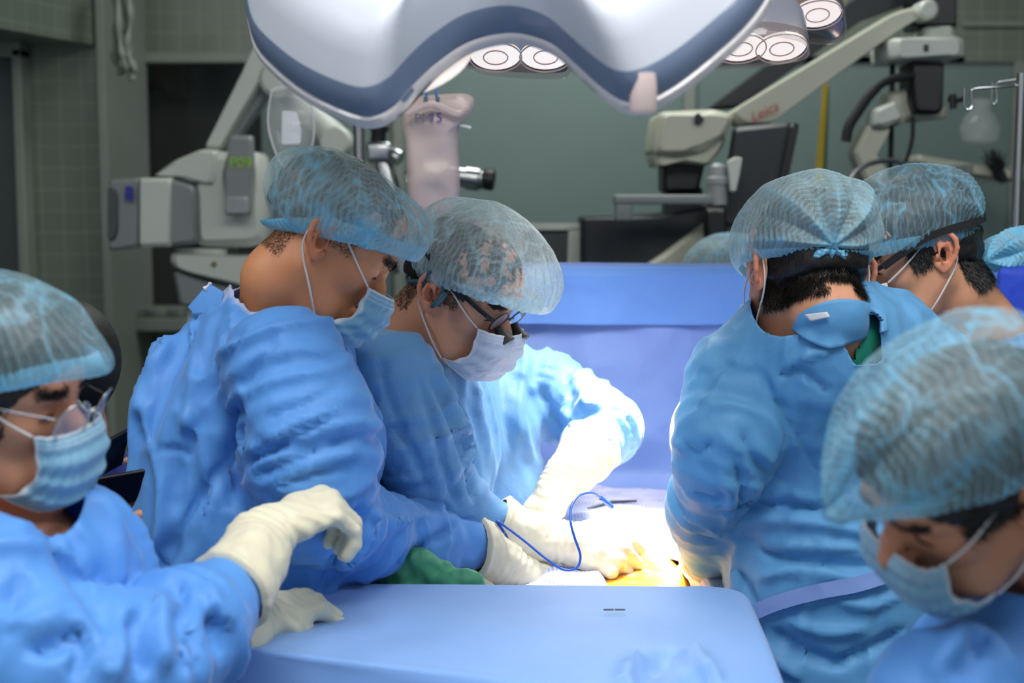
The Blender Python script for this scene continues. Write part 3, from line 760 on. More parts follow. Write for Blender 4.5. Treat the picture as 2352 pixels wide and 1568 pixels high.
t = thing('metal_bracket', P(1540, 460, 3.75), 'grey metal bracket arm with a round joint beside the black monitor', 'bracket')
MB().box(P(1525, 458, 3.76), (.27, .05, .026), bev=.008).build('bar', M_GREY, t)
MB().box(P(1432, 485, 3.76), (.045, .04, .05), bev=.006).build('bar_foot', M_GREY, t)
MB().lathe(P(1648, 470, 3.76), (0, 0, 1), [(0, .026), (.05, .026), (.055, .031), (.07, .031), (.075, .024), (.10, .022), (.11, .012)]).build('round_joint', plain('satin_grey', srgb(150, 154, 156), .35), t)
poly(fillet([(1672, 370), (1690, 360), (1706, 362), (1700, 400), (1690, 440), (1678, 440)], 4), 3.72, .03, 'bracket_plate', M_WHITE, t, .003)
poly(fillet([(1622, 478), (1668, 478), (1672, 560), (1640, 590), (1620, 540)], 5), 3.78, .06, 'dark_post', M_BLACK, t)
t = thing('equipment_cart', P(1480, 560, 3.9), 'black draped equipment with a cream curved cover behind the screen drape', 'cart')
poly(fillet([(1336, 500), (1520, 492), (1660, 470), (1700, 520), (1600, 560), (1470, 620), (1420, 760), (1336, 760)], 8), 3.95, .25, 'dark_cover', plain('dark_navy_plastic', srgb(26, 30, 38), .5), t)
poly(fillet([(1440, 640), (1530, 580), (1620, 512), (1700, 512), (1700, 760), (1440, 760)], 8), 3.90, .28, 'cream_cover', M_CREAM, t)
t = thing('small_monitor', P(1265, 560, 4.1), 'small dark screen with a pale frame above the blue screen drape', 'monitor')
m = MB(); m.prism([P(*q, 4.08) for q in [(1186, 514), (1334, 514), (1330, 528), (1186, 528)]], (0, .05, 0)); m.prism([P(*q, 4.08) for q in [(1306, 526), (1334, 526), (1328, 700), (1300, 700)]], (0, .05, 0)); m.prism([P(*q, 4.08) for q in [(1186, 526), (1200, 526), (1200, 700), (1186, 700)]], (0, .05, 0)); m.prism([P(*q, 4.08) for q in [(1186, 690), (1328, 690), (1328, 704), (1186, 704)]], (0, .05, 0))
m.build('monitor_frame', M_WHITE, t, smooth=False)
poly([(1198, 526), (1306, 526), (1302, 692), (1198, 692)], 4.10, .02, 'dark_screen', M_DGREY, t, 0)
g = thing('webbing_strap', P(1890, 300, 4.6), 'yellow and green strap hanging behind the slanting microscope arm', 'strap')
poly([(1892, 190), (1902, 190), (1888, 420), (1872, 420)], 4.6, .01, 'yellow_band', M_YEL, g, 0)
poly([(1902, 200), (1905, 200), (1898, 420), (1888, 420)], 4.6, .01, 'green_band', M_DGRN, g, 0)
m = MB(); m.prism([P(*q, 4.6) for q in [(1928, -40), (1940, -40), (1938, 30), (1926, 30)]], (0, .01, 0)); m.build('yellow_band', M_YEL, g)
# drip pole with hooks at the right edge
g = thing('hook_stand', P(2344, 900, 2.95) * (1, 1, 0), 'steel drip pole with bent double hooks at the right edge', 'pole')
MB().tube([P(2346, 168, 2.95), P(2346, 168, 2.95) * (1, 1, 0) + (0, 0, .05)], .010, 16).build('pole', M_STEEL, g)
MB().lathe(P(2346, 168, 2.95) * (1, 1, 0), (0, 0, 1), [(0, .2), (.03, .18), (.05, .03)]).build('foot', M_BLACK, g)
MB().tube(curve_pts([P(2344, 196, 2.95), P(2290, 200, 2.93), P(2238, 204, 2.92), P(2232, 215, 2.92), P(2234, 240, 2.92), P(2226, 252, 2.92), P(2216, 244, 2.92), P(2215, 202, 2.92)], 60), .0028, 8).build('hook', M_STEEL, g)
MB().tube(curve_pts([P(2344, 182, 2.96), P(2300, 188, 3.02), P(2288, 194, 3.03), P(2290, 228, 3.03), P(2285, 238, 3.03), P(2279, 232, 3.03), P(2280, 190, 3.03)], 50), .0028, 8).build('hook', M_STEEL, g)
# glass jars and a dark brush on a shelf behind
g = thing('glass_jar', P(2250, 290, 4.6), 'rounded clear glass jar catching the light under the drip hooks', 'jar')
MB().lathe(P(2250, 330, 4.6), (0, 0, 1), [(0, .03), (.01, .055), (.05, .065), (.09, .05), (.11, .03), (.125, .032)], 28).build('jar_body', M_CLEAR, g)
MB().lathe(P(2250, 330, 4.6) + (0, 0, .125), (0, 0, 1), [(0, .034), (.015, .034), (.02, .02)], 24).build('jar_stopper', M_CLEAR, g)
g = thing('wall_shelf', P(2230, 390, 4.6), 'narrow beige shelf rail behind the far right head', 'shelf')
poly(fillet([(2110, 355), (2330, 392), (2330, 412), (2200, 400), (2110, 372)], 4), 4.55, .18, 'shelf_board', M_CREAM, g)
for x in (2140, 2290): MB().box(P(x, 400, 4.75), (.02, .8, .05), bev=.004).build('shelf_bracket', M_GREY, g)
g = thing('scrub_brush', P(2285, 370, 4.5), 'black bristly brush standing at the end of the shelf', 'brush')
m = MB(); r_ = np.random.default_rng(5)
for k in range(60):
    a = P(2300 + r_.uniform(-6, 6), 412, 4.5) + r_.normal(0, .006, 3); b = P(2280 + r_.uniform(-16, 22), 352 + r_.uniform(0, 16), 4.5) + r_.normal(0, .012, 3); m.tube([a, b], .0022, 5)
m.build('bristles', M_BLACK, g); MB().tube([P(2298, 395, 4.5), P(2310, 418, 4.5)], .012, 10).build('brush_handle', M_BLACK, g)
# ------------------------------------------------------------------ people
class Head:
    """head frame: x to the nose, y to the person's left ear, z to the crown"""
    def __init__(s, H, yaw, pitch, roll=0, scale=1.0):
        a, b, c = R(yaw), R(pitch), R(roll)
        f = np.array([math.cos(a) * math.cos(b), math.sin(a) * math.cos(b), -math.sin(b)])
        l = np.array([-math.sin(a), math.cos(a), 0]); u = np.cross(f, l)
        l, u = l * math.cos(c) + u * math.sin(c), u * math.cos(c) - l * math.sin(c)
        s.H = np.asarray(H, float); s.M = np.stack([f, l, u], 1); s.s = scale
    def w(s, p): return s.H + (np.asarray(p, float) * s.s) @ s.M.T
    def loc(s, p): return (np.asarray(p) - s.H) @ s.M / s.s

def head_field(fd, h, eye_open=0.0):
    s, M, w = h.s, h.M, h.w
    def e(c, r, k=.01, sub=False, m=None): fd.ell(w(c), np.array(r) * s, M if m is None else m, k, sub)
    def c(p, r, k=.01, sub=False, flat=None): fd.chain([w(q) for q in p], [q * s for q in r], k, None, flat, sub)
    e((-.012, 0, .038), (.098, .076, .083)); e((.035, 0, .042), (.058, .064, .058), .03)
    e((.028, 0, -.03), (.062, .060, .080), .03)
    for y in (1, -1):
        c([(-.005, .054 * y, -.045), (.045, .036 * y, -.083), (.078, 0, -.097)], [.019, .017, .017], .03)
        e((.052, .043 * y, -.018), (.025, .019, .022), .02)
        c([(.084, .010 * y, .020), (.082, .028 * y, .026), (.068, .049 * y, .020)], [.010, .011, .009], .014)
        e((.100, .030 * y, .000), (.017, .018, .0125), .012, True)
        e((.072, .031 * y, .001), (.0145, .0165, .0135), .004)
        e((.1005, .011 * y, -.037), (.010, .0085, .008), .006)
    c([(.086, 0, .012), (.101, 0, -.014), (.112, 0, -.031)], [.0085, .0095, .0115], .010)
    c([(.090, -.016, -.062), (.099, 0, -.058), (.090, .016, -.062)], [.006, .007, .006], .006)
    c([(.088, -.014, -.070), (.096, 0, -.071), (.088, .014, -.070)], [.006, .008, .006], .006)
    if eye_open:
        for y in (1, -1): e((.0865, .031 * y, -.0045), (.006, .0135, .0026 * eye_open), .001, True)
    for y in (1, -1): ear_field(fd, h, y)

def ear_field(fd, h, y):
    s = h.s
    def q(b, a, out): return h.w((-.012 + b * .98 - a * .17, (.0745 + out) * y, -.002 + a * .98 + b * .17))
    nrmv = nrm(h.M @ np.array([-.38, y * .92, .0]))
    def ch(p, r, k, sub=False, flat=None): fd.chain([q(*x) for x in p], [z * s for z in r], k, k * .5, flat, sub)
    # bowl
    Mx = np.stack([nrm(h.M @ np.array([.92, y * .38, .17])), np.cross(nrmv, nrm(h.M @ np.array([.92, y * .38, .17]))), nrmv], 1)
    fd.ell(q(-.004, .003, .008), np.array([.0175, .0300, .0048]) * s, Mx, .006)
    ch([(.010, -.018, .001), (.003, -.027, .007)], [.006, .0065], .006)
    ch([(.010, .004, .001), (.012, .014, .004), (.009, .025, .008), (.000, .032, .012), (-.011, .029, .0155), (-.018, .018, .018), (-.0185, .004, .018), (-.014, -.010, .0155), (-.006, -.021, .011), (.003, -.028, .008)],
       [.003, .0036, .0038, .0040, .0042, .0042, .0040, .0036, .0042, .006], .0035)
    ch([(.004, .021, .010), (-.006, .015, .014), (-.0095, .002, .0145), (-.006, -.011, .012), (.003, -.016, .009)], [.0022, .0028, .003, .0028, .0026], .003)
    fd.ell(q(.002, -.003, .011), np.array([.0075, .0115, .0075]) * s, Mx, .004, True)
    fd.ell(q(-.002, .020, .013), np.array([.006, .0045, .004]) * s, Mx, .003, True)
    fd.ell(q(.011, -.005, .007), np.array([.0035, .006, .0035]) * s, Mx, .003)

def hand_prims(wrist, xdir, normal, side, curl, s=1.0, thumb=0.3, spread=1.0):
    """side=+1: thumb on +y of (x, y, z=back of hand); curl per finger: three joint angles in degrees; returns chains"""
    x = nrm(xdir); z = np.asarray(normal, float); z = nrm(z - x * (z @ x)); y = np.cross(z, x) * side
    o = np.asarray(wrist, float)
    g = lambda a, b, c: o + (x * a + y * b + z * c) * s
    out = []
    K = [(.088, .030, 0), (.092, .010, .003), (.088, -.010, .002), (.080, -.028, -.003)]
    Wm = [(.005, .014, 0), (.005, .005, .002), (.005, -.005, .002), (.005, -.014, 0)]
    LN = [(.044, .026, .021), (.048, .029, .022), (.045, .027, .021), (.035, .020, .018)]
    for i in range(4):
        out.append(('palm', [g(*Wm[i]), g(*[(a + b) / 2 for a, b in zip(Wm[i], K[i])]), g(*K[i])], [.016 * s, .0145 * s, .0115 * s]))
        a = 0; p = g(*K[i]); pts = [p]; sp = R((1.5 - i) * 5 * spread)
        fx = x * math.cos(sp) + y * math.sin(sp)
        for j in range(3):
            a += R(curl[i][j]); d = fx * math.cos(a) - z * math.sin(a); p = p + d * LN[i][j] * s; pts.append(p)
        rr = np.array([.0110, .0098, .0088, .0074]) * s * (0.9 if i == 3 else 1)
        out.append(('finger', pts, list(rr)))
    t = thumb
    out.append(('palm', [g(.012, .012, -.004), g(.045, .034, -.012)], [.017 * s, .0155 * s]))
    a0 = g(.045, .036, -.012); a1 = g(.045 + .030, .036 + .024 * (1 - t), -.012 - .030 * t); a2 = g(.045 + .056, .036 + .028 * (1 - t) - .01 * t, -.012 - .045 * t)
    out.append(('finger', [a0, a1, a2], [.0135 * s, .0115 * s, .0085 * s]))
    out.append(('palm', [g(-.03, 0, 0), g(.01, 0, 0)], [.026 * s, .024 * s]))
    return out
def put_hand(fd, prims, grow=0.0, zn=None):
    for kind, pts, r in prims:
        r = [q + grow for q in r]
        if kind == 'palm': fd.chain(pts, r, .016, .008)
    for kind, pts, r in prims:
        r = [q + grow for q in r]
        if kind == 'finger':
            # fingers stay apart: tight blend, wider only at the root
            fd.chain(pts[:2], r[:2], .006, .002); fd.chain(pts[1:], r[1:], .002, .002)

def bbox_of(lst, m):
    a = np.array(lst); return a.min(0) - m, a.max(0) + m
def make_glove(parent, prev, end, wrist, prims, cuff_r, name='glove', cell=.0028, back=.03):
    """the glove pulled over the end of a sleeve that runs prev -> end with radius cuff_r"""
    prev, end, wrist = (np.asarray(q, float) for q in (prev, end, wrist)); ax0 = nrm(end - prev); st = end - ax0 * back; r0 = cuff_r + .009
    pts = [p for _, q, _ in prims for p in q] + [st, end, wrist]
    lo, hi = bbox_of(pts, r0 + .02)
    fd = Field(lo, hi, cell)
    fd.chain([st - ax0 * .01, end, (end + wrist) / 2, wrist], [r0 + .002, r0 - .002, (r0 + .031) / 2, .031], .01)
    put_hand(fd, prims, .0012)
    v, F = fd.mesh(2)
    n = vnorm(v, F)
    ax = nrm(wrist - end); t = (v - end) @ ax
    L = np.linalg.norm(wrist - end)
    v = v + n * (np.exp(-((t - L * 0.95) / .035) ** 2) * np.sin(t * 420 + noise(v, 26, 3) * 3.2) * .0013)[:, None]
    t0 = (v - st) @ ax0
    v = v + n * (np.exp(-((t0 - .007) / .005) ** 2) * .0028)[:, None]
    v = v + n * (fbm(v, 30, 5, 3) * .0030)[:, None]
    rad = np.linalg.norm(v - st - t0[:, None] * ax0, axis=1)
    dd = np.where(rad < r0 + .03, t0 - .003, 1.0)
    keep = dd[F].max(1) > 0
    v, F, dd, t0, rad = compact(v, F, keep, dd, t0, rad); v = v - ax0 * np.minimum(dd, 0)[:, None]
    rv = v - st - ax0 * ((v - st) @ ax0)[:, None]; rl = np.linalg.norm(rv, axis=1, keepdims=True)
    v = v - rv / np.maximum(rl, 1e-6) * np.where(dd < .9, np.clip(1 - (t0 - .003) / .005, 0, 1) * .007, 0)[:, None]
    return obj(name, v, F, M_GLOVE, parent)

def body_mesh(parent, h, skin_mat, core, arms=(), hands=(), neck=None, cell=.012, fine=.0023, eye_open=1.0, name='body', extra=None):
    """core: chains (pts, radii); arms likewise; head, neck, trunk, arms in one surface"""
    allp = [h.H] + [p for ch in list(core) + list(arms) for p in ch[0]]
    lo, hi = bbox_of(allp, .22)
    hp = np.array([h.w(q) for q in ((.125, 0, -.03), (-.115, 0, .04), (0, .105, 0), (0, -.105, 0), (0, 0, .125), (.07, 0, -.12), (-.06, 0, -.09), (.09, .03, .06), (.09, -.03, .06))])
    fines = [(hp.min(0) - .004, hp.max(0) + .004, fine)]
    for prm in hands:
        a, b = bbox_of([p for _, q, _ in prm for p in q], .015); fines.append((a, b, .0032))
    fd = Field(lo, hi, cell, fines)
    for pts, rad in core: fd.chain(pts, rad, .05, .03)
    for pts, rad in arms: fd.chain(pts, rad, .03, .01)
    if neck is not None:
        fd.chain(neck[0], neck[1], .035, .02)
    head_field(fd, h, eye_open)
    for prm in hands: put_hand(fd, prm)
    if extra: extra(fd)
    v, F = fd.mesh(1)
    L = h.loc(v)
    ear = np.clip((np.abs(L[:, 1]) - .076) / .012, 0, 1) * (np.abs(L[:, 0] + .012) < .04) * (np.abs(L[:, 2]) < .05)
    lip = np.clip(1 - np.linalg.norm((L - (.095, 0, -.065)) / (.02, .024, .012), axis=1), 0, 1)
    eye = np.clip(1 - np.linalg.norm((np.abs(L) * (1, 1, 0) + L * (0, 0, 1) - (.085, .031, 0)) / (.02, .022, .016), axis=1), 0, 1)
    b = np.clip(ear * .55 + lip + eye * .5, 0, 1)
    o = obj(name, v, F, skin_mat, parent, attrs={'blush': b})
    o['label'] = 'bare skin of the head and neck'
    # eyeballs with iris
    for y in (1, -1):
        m = MB(); c0 = h.w((.0715, .031 * y, .001)); g = h.M @ nrm(np.array([1, 0, -.55]))
        m.lathe(c0 - g * .0125 * h.s, g, [(.0125 * h.s * (1 - math.cos(R(a))), .0126 * h.s * math.sin(R(a))) for a in range(0, 181, 12)], 20)
        m.build('eyeball', M_EYE, o)
        m = MB(); m.lathe(c0 + g * .0108 * h.s, g, [(0, .0062), (.0012, .0058), (.0020, .003), (.0022, .0001)], 16); m.build('iris', M_IRIS, o)
        # lash line of the lowered upper lid
        p = []
        for t in np.linspace(-1, 1, 12):
            p.append(h.w((.0868 - .0055 * t * t, (.031 + .0150 * t) * y, -.0030 - .001 * t * t - .0012 * t)))
        MB().tube(p, [.0004 + .0008 * math.sin(math.pi * (i + .5) / 12) for i in range(12)], 6).build('eyelashes', M_LASH, o)
    return o, v, F

def strands(v, F, h, cond, n, length, flow, width=.0009, lift=.3, mat=M_HAIR, parent=None, name='hair', jitter=.35, seed=3, extra=None, curl=0):
    """short hairs on the part of a surface where cond(local) is true"""
    r = np.random.default_rng(seed)
    nn = vnorm(v, F); L = h.loc(v); ok = cond(L, nn @ h.M) & (np.abs(L[:, 1]) < .0735)
    idx = np.where(ok)[0]
    if len(idx) == 0: return None
    pick = r.choice(idx, n); N = nn[pick]
    e = r.normal(0, .0024, (n, 3)); e = e - N * (e * N).sum(1)[:, None]; base = v[pick] + e - N * .0003
    fl = np.array([h.M @ np.asarray(flow(q), float) for q in L[pick]])
    T = nrm(fl - N * (fl * N).sum(1)[:, None] + r.normal(0, jitter, (n, 3)))
    ln = length * r.uniform(.6, 1.25, n)[:, None]
    mid = base + (T * .55 + N * lift * .8) * ln; tip = base + (T + N * lift * (.7 - curl)) * ln
    S = nrm(np.cross(T, N)) * width
    V = np.concatenate([base - S, base + S, mid - S * .7, mid + S * .7, tip]); k = n; a = np.arange(n)
    Fs = [(i, i + k, i + 3 * k, i + 2 * k) for i in a] + [(i + 2 * k, i + 3 * k, i + 4 * k) for i in a]
    if extra is not None:
        V = np.concatenate([V, extra[0]]); Fs = Fs + [tuple(int(x) + 5 * k for x in q) for q in extra[1]]
    return obj(name, V, Fs, mat, parent)

def hair_shell(h, cuts, grow=.006, cell=.005):
    """hair volume over the skull; cuts: list of (normal, offset) half spaces to drop in head frame"""
    hp = np.array([h.w(q) for q in ((.12, 0, 0), (-.13, 0, 0), (0, .1, 0), (0, -.1, 0), (0, 0, .14), (0, 0, -.1), (-.1, 0, -.1))])
    fd = Field(hp.min(0) - .03, hp.max(0) + .03, cell)
    fd.ell(h.w((-.014, 0, .038)), np.array([.098 + grow, .076 + grow, .084 + grow]) * h.s, h.M, .01)
    fd.ell(h.w((.033, 0, .043)), np.array([.058 + grow, .0645 + grow, .059 + grow]) * h.s, h.M, .02)
    fd.ell(h.w((-.048, 0, -.02)), np.array([.050 + grow, .056 + grow, .06]) * h.s, h.M, .03)
    full = fd.pts(tuple(slice(0, len(a)) for a in fd.ax)); L = h.loc(full)
    for nv, off in cuts:
        d = (L @ nrm(nv)) - off
        fd.V = -smin(-fd.V, -d, .008)
    v, F = fd.mesh(1); n = vnorm(v, F)
    return v + n * (fbm(v, 90, 4, 3) * .0025)[:, None], F

def make_cap(parent, h, band, dome, name='bouffant_cap', mat=M_CAP, gather=None, puff=(), nu=420, nv=150, seed=1, pleat=.0016, rib=.0011, smoothtop=False, dense=0.0, contrast=1.0):
    """band: (centre, (rx, ry), tilt_y deg, tilt_x deg); dome: (centre, radii); local head frame.
    gather: (local point, folds, amplitude, reach)"""
    bc, (bx, by), ty, tx = band[:4]; lift = band[4] if len(band) > 4 else 0; dc, dr = np.array(dome[0], float), np.array(dome[1], float)
    ph = np.linspace(0, 2 * math.pi, nu, endpoint=False)
    A = np.stack([bx * np.cos(ph), by * np.sin(ph), lift * np.sin(ph) ** 2], 1)
    ty, tx = R(ty), R(tx)
    Ry = np.array([[math.cos(ty), 0, math.sin(ty)], [0, 1, 0], [-math.sin(ty), 0, math.cos(ty)]])
    Rx = np.array([[1, 0, 0], [0, math.cos(tx), -math.sin(tx)], [0, math.sin(tx), math.cos(tx)]])
    Q = Rx @ Ry
    B = np.array(bc) + A @ Q.T
    axis = Q @ np.array([0, 0, 1.0])
    # directions from dome centre, from just below its equator to the pole
    V = []; T = []
    for j in range(nv):
        t = j / (nv - 1); T.append(t)
        lo = R(-30); el = lo + (math.pi / 2 - lo) * max(0, (t - .10) / .90)
        d = np.stack([np.cos(ph) * math.cos(el), np.sin(ph) * math.cos(el), np.full(nu, math.sin(el))], 1) @ Q.T
        k = 1 / np.sqrt(((d / dr) ** 2).sum(1)); D = dc + d * k[:, None]
        if t < .16:
            s_ = t / .16; s_ = s_ * s_ * (3 - 2 * s_)
            lo_d = np.stack([np.cos(ph) * math.cos(lo), np.sin(ph) * math.cos(lo), np.full(nu, math.sin(lo))], 1) @ Q.T
            D = B * (1 - s_) + D * s_ + axis * (-.004 * math.sin(math.pi * min(t / .12, 1)))
        V.append(D)
    V = np.array(V); T = np.array(T)[:, None] * np.ones(nu)
    cen = V - dc; N = nrm(cen)
    for (pc, pr, pa, pdir) in puff:
        g = np.exp(-(np.linalg.norm(V - np.array(pc), axis=-1) / pr) ** 2); V = V + g[..., None] * np.array(pdir) * pa
    PH = np.broadcast_to(ph, T.shape)
    jit = fbm(V, 22, seed, 2); jit2 = fbm(V, 9, seed + 5, 2)
    fade = np.exp(-T / .14); dn = np.zeros(T.shape)
    # elastic gathers near the band
    wv = np.sin(PH * 74 + jit * 1.6) ; V = V + N * (wv * pleat * fade)[..., None]
    # crimped ribs that run down from the crown
    rb = np.sin(PH * 62 + jit * 2.2 + T * 3); amp = rib * np.clip((1 - T) * 1.6, 0, 1) * (.5 + .5 * noise(V, 14, seed + 9))
    V = V + N * (rb * amp)[..., None]
    # billows
    V = V + N * (jit2 * .0065 * np.clip(T * 5, 0, 1))[..., None] + N * (jit * .0030 * np.clip(T * 5, 0, 1))[..., None]
    # overlaps of cloth seen as denser streaks
    rd = 1 - np.abs(fbm(V, 16, seed + 20, 3)) * 3.2; rd = np.clip(rd, 0, 1) ** 3
    r2 = 1 - np.abs(fbm(V * (1, 1, .5), 34, seed + 30, 2)) * 3; r2 = np.clip(r2, 0, 1) ** 4
    dn += (rd * .62 + r2 * .38) * contrast + np.clip(rb, 0, 1) ** 6 * .36 * contrast * np.clip((1 - T) * 1.5, 0, 1)
    dn += np.exp(-(T / .085) ** 2) * .9 + np.exp(-((T - .13) / .06) ** 2) * .22
    if gather is not None:
        gp, nf, ga, reach = gather; gp = np.array(gp); rel = V - gp; dist = np.linalg.norm(rel, axis=-1)
        nn = nrm(gp - dc); e1 = nrm(np.cross(nn, [0, 0, 1.0]) if abs(nn[2]) < .9 else np.array([0, 1.0, 0])); e2 = np.cross(e1, nn)
        psi = np.arctan2(rel @ e1, rel @ e2)
        fl = np.exp(-(dist / reach) ** 2) * np.clip((dist - .006) / .03, 0, 1)
        tri = np.abs(((psi * nf / math.pi + .35 * noise(V, 9, 77)) % 2) - 1)
        V = V + N * ((tri - .5) * 2 * ga * fl)[..., None]
        sg = np.sin(psi * nf)
        hb = np.sin(dist * 760 + np.abs(tri - .5) * 9 + jit * 1.2)
        dn += (np.clip(hb, 0, 1) ** 3 * .42 + np.clip(tri * 2 - 1, 0, 1) ** 2 * .35) * fl ** .4
        V = V + N * (hb * .0009 * fl ** .4)[..., None]
        dn += np.exp(-(dist / .022) ** 2) * .9
        V = V + N * (np.exp(-(dist / .014) ** 2) * .004)[..., None]
    dn = np.clip(dn + dense, 0, 1)
    W = h.w(V.reshape(-1, 3)); n0 = nu * nv
    ii, jj = np.meshgrid(np.arange(nv - 1), np.arange(nu), indexing='ij')
    q = np.stack([ii * nu + jj, ii * nu + (jj + 1) % nu, (ii + 1) * nu + (jj + 1) % nu, (ii + 1) * nu + jj], -1).reshape(-1, 4)
    o = obj(name, W, q, mat, parent, attrs={'dense': dn.reshape(-1)})
    return o

def make_mask(parent, h, mat=M_MASK, C0=None, S0=None, loops=True, sides=(1, -1), fat=1.0, ear=(-.010, .079, .0)):
    Cp = C0 or [(.128, -.012), (.142, -.034), (.140, -.070), (.126, -.098), (.104, -.114)]
    Sp = S0 or [(.082, .060, -.018), (.088, .061, -.042), (.088, .062, -.066), (.070, .063, -.086), (.046, .061, -.096)]
    nu, nv = 65, 49
    cc = curve_pts([(a, 0, b) for a, b in Cp], nv); ss = curve_pts(Sp, nv)
    V = np.zeros((nv, nu, 3)); E = np.zeros((nv, nu))
    for j in range(nv):
        t = j / (nv - 1)
        pl = 0
        for k in (.28, .48, .68):
            x = (t - k) / .07; pl += -.0042 * math.exp(-((x + .3) ** 2)) + .0028 * math.exp(-((x - .6) ** 2))
        for i in range(nu):
            u = -1 + 2 * i / (nu - 1); a = abs(u)
            b = 1 - a ** 2.3
            p = ss[j] + (cc[j] - ss[j]) * b; p[1] = ss[j][1] * math.sin(a * math.pi / 2) ** .9 * (1 if u > 0 else -1)
            out = nrm([.8, .6 * u, 0]); p = p + out * (pl * (.35 + .9 * (1 - a) ** .5) + .0018 * math.sin(i * 1.1 + j * .35) * a)
            V[j, i] = p
            E[j, i] = 1 if (j < 2 or j > nv - 3 or i < 2 or i > nu - 3) else (.5 if j in (4, 7) else 0)
    q = [(j * nu + i, j * nu + i + 1, (j + 1) * nu + i + 1, (j + 1) * nu + i) for j in range(nv - 1) for i in range(nu - 1)]
    V = V + (fbm(V, 40, 4, 2) * .0016)[..., None] * nrm(V)
    o = obj('face_mask', h.w(V.reshape(-1, 3)), q, mat, parent, attrs={'edge': E.reshape(-1)})
    sm = o.modifiers.new('thick', 'SOLIDIFY'); sm.thickness = .0012; sm.offset = 0
    if loops:
        for y in sides:
            a = np.array(Sp[0]) * (1, y, 1); b = np.array(Sp[-1]) * (1, y, 1); e = np.array(ear)
            p = [a + (0, .002 * y, 0), a * .62 + np.array((e[0] + .012, .082 * y, .026)) * .38 + (0, .004 * y, 0), (e[0] + .010, .0785 * y, .0285), (e[0] - .006, .081 * y, .031), (e[0] - .022, .082 * y, .015), (e[0] - .022, .081 * y, -.012), (e[0] - .010, .0800 * y, -.034), (np.array((e[0] + .004, .080 * y, -.046)) + b) / 2 + (0, .0065 * y, 0), b + (0, .002 * y, 0)]
            MB().tube(h.w(curve_pts(p, 50)), .0015, 8).build('ear_loop', M_LOOP, o)
    return o

def gown_field(prims, cell=.0075, k=.05, kin=.035, m=.04):
    pts = [p for a in prims for p in a[0]]; rad = max(max(a[1]) for a in prims)
    lo, hi = bbox_of(pts, rad + m)
    fd = Field(lo, hi, cell)
    for a in prims: fd.chain(a[0], a[1], a[3] if len(a) > 3 else k, kin, a[2] if len(a) > 2 else None)
    return fd
def cloth_finish(parent, name, v, F, mat, cuts=(), thick=.0015, trimw=.0045, trim_on=True):
    """cuts: functions giving signed distance; cloth with distance < 0 is opened"""
    def D(p):
        d = np.full(len(p), 1.0)
        for c in cuts: d = np.minimum(d, c(p))
        return d
    d = D(v); keep = (d[F].max(1) > 0)
    v, F, d = compact(v, F, keep, d)
    for _ in range(2):
        m = d < 0
        if not m.any(): break
        p = v[m]; g = np.stack([(D(p + e) - D(p - e)) / .002 for e in np.eye(3) * .001], 1); g2 = (g ** 2).sum(1)
        ok = (g2 > .2) & (g2 < 5); step = np.where(ok, d[m] / np.maximum(g2, .2), 0); v[m] = p - g * np.clip(step, -.012, 0)[:, None]; d = D(v)
    d = np.where(d > .9, 1, d)
    tr = np.clip(1.6 - d / trimw, 0, 1) if trim_on else np.zeros(len(v))
    o = obj(name, v, F, mat, parent, attrs={'trim': tr})
    s = o.modifiers.new('thick', 'SOLIDIFY'); s.thickness = thick; s.offset = -1
    return o, v, F
def cyl(a, b, r):
    a = np.asarray(a, float); b = np.asarray(b, float)
    def f(v):
        ab = b - a; t = np.clip((v - a) @ ab / (ab @ ab), 0, 1); return np.linalg.norm(v - a - t[:, None] * ab, axis=1) - r
    return f
def half(p, n):
    p = np.asarray(p, float); n = nrm(n); return lambda v: (v - p) @ n
def endcut(a, b, r):
    """opens the cloth past point a looking along b (a cuff); only near a"""
    a = np.asarray(a, float); n = nrm(b)
    def f(v):
        q = v - a; t = q @ n; rad = np.linalg.norm(q - t[:, None] * n, axis=1)
        return np.where((rad < r) & (t < .13), -t, 1.0)
    return f

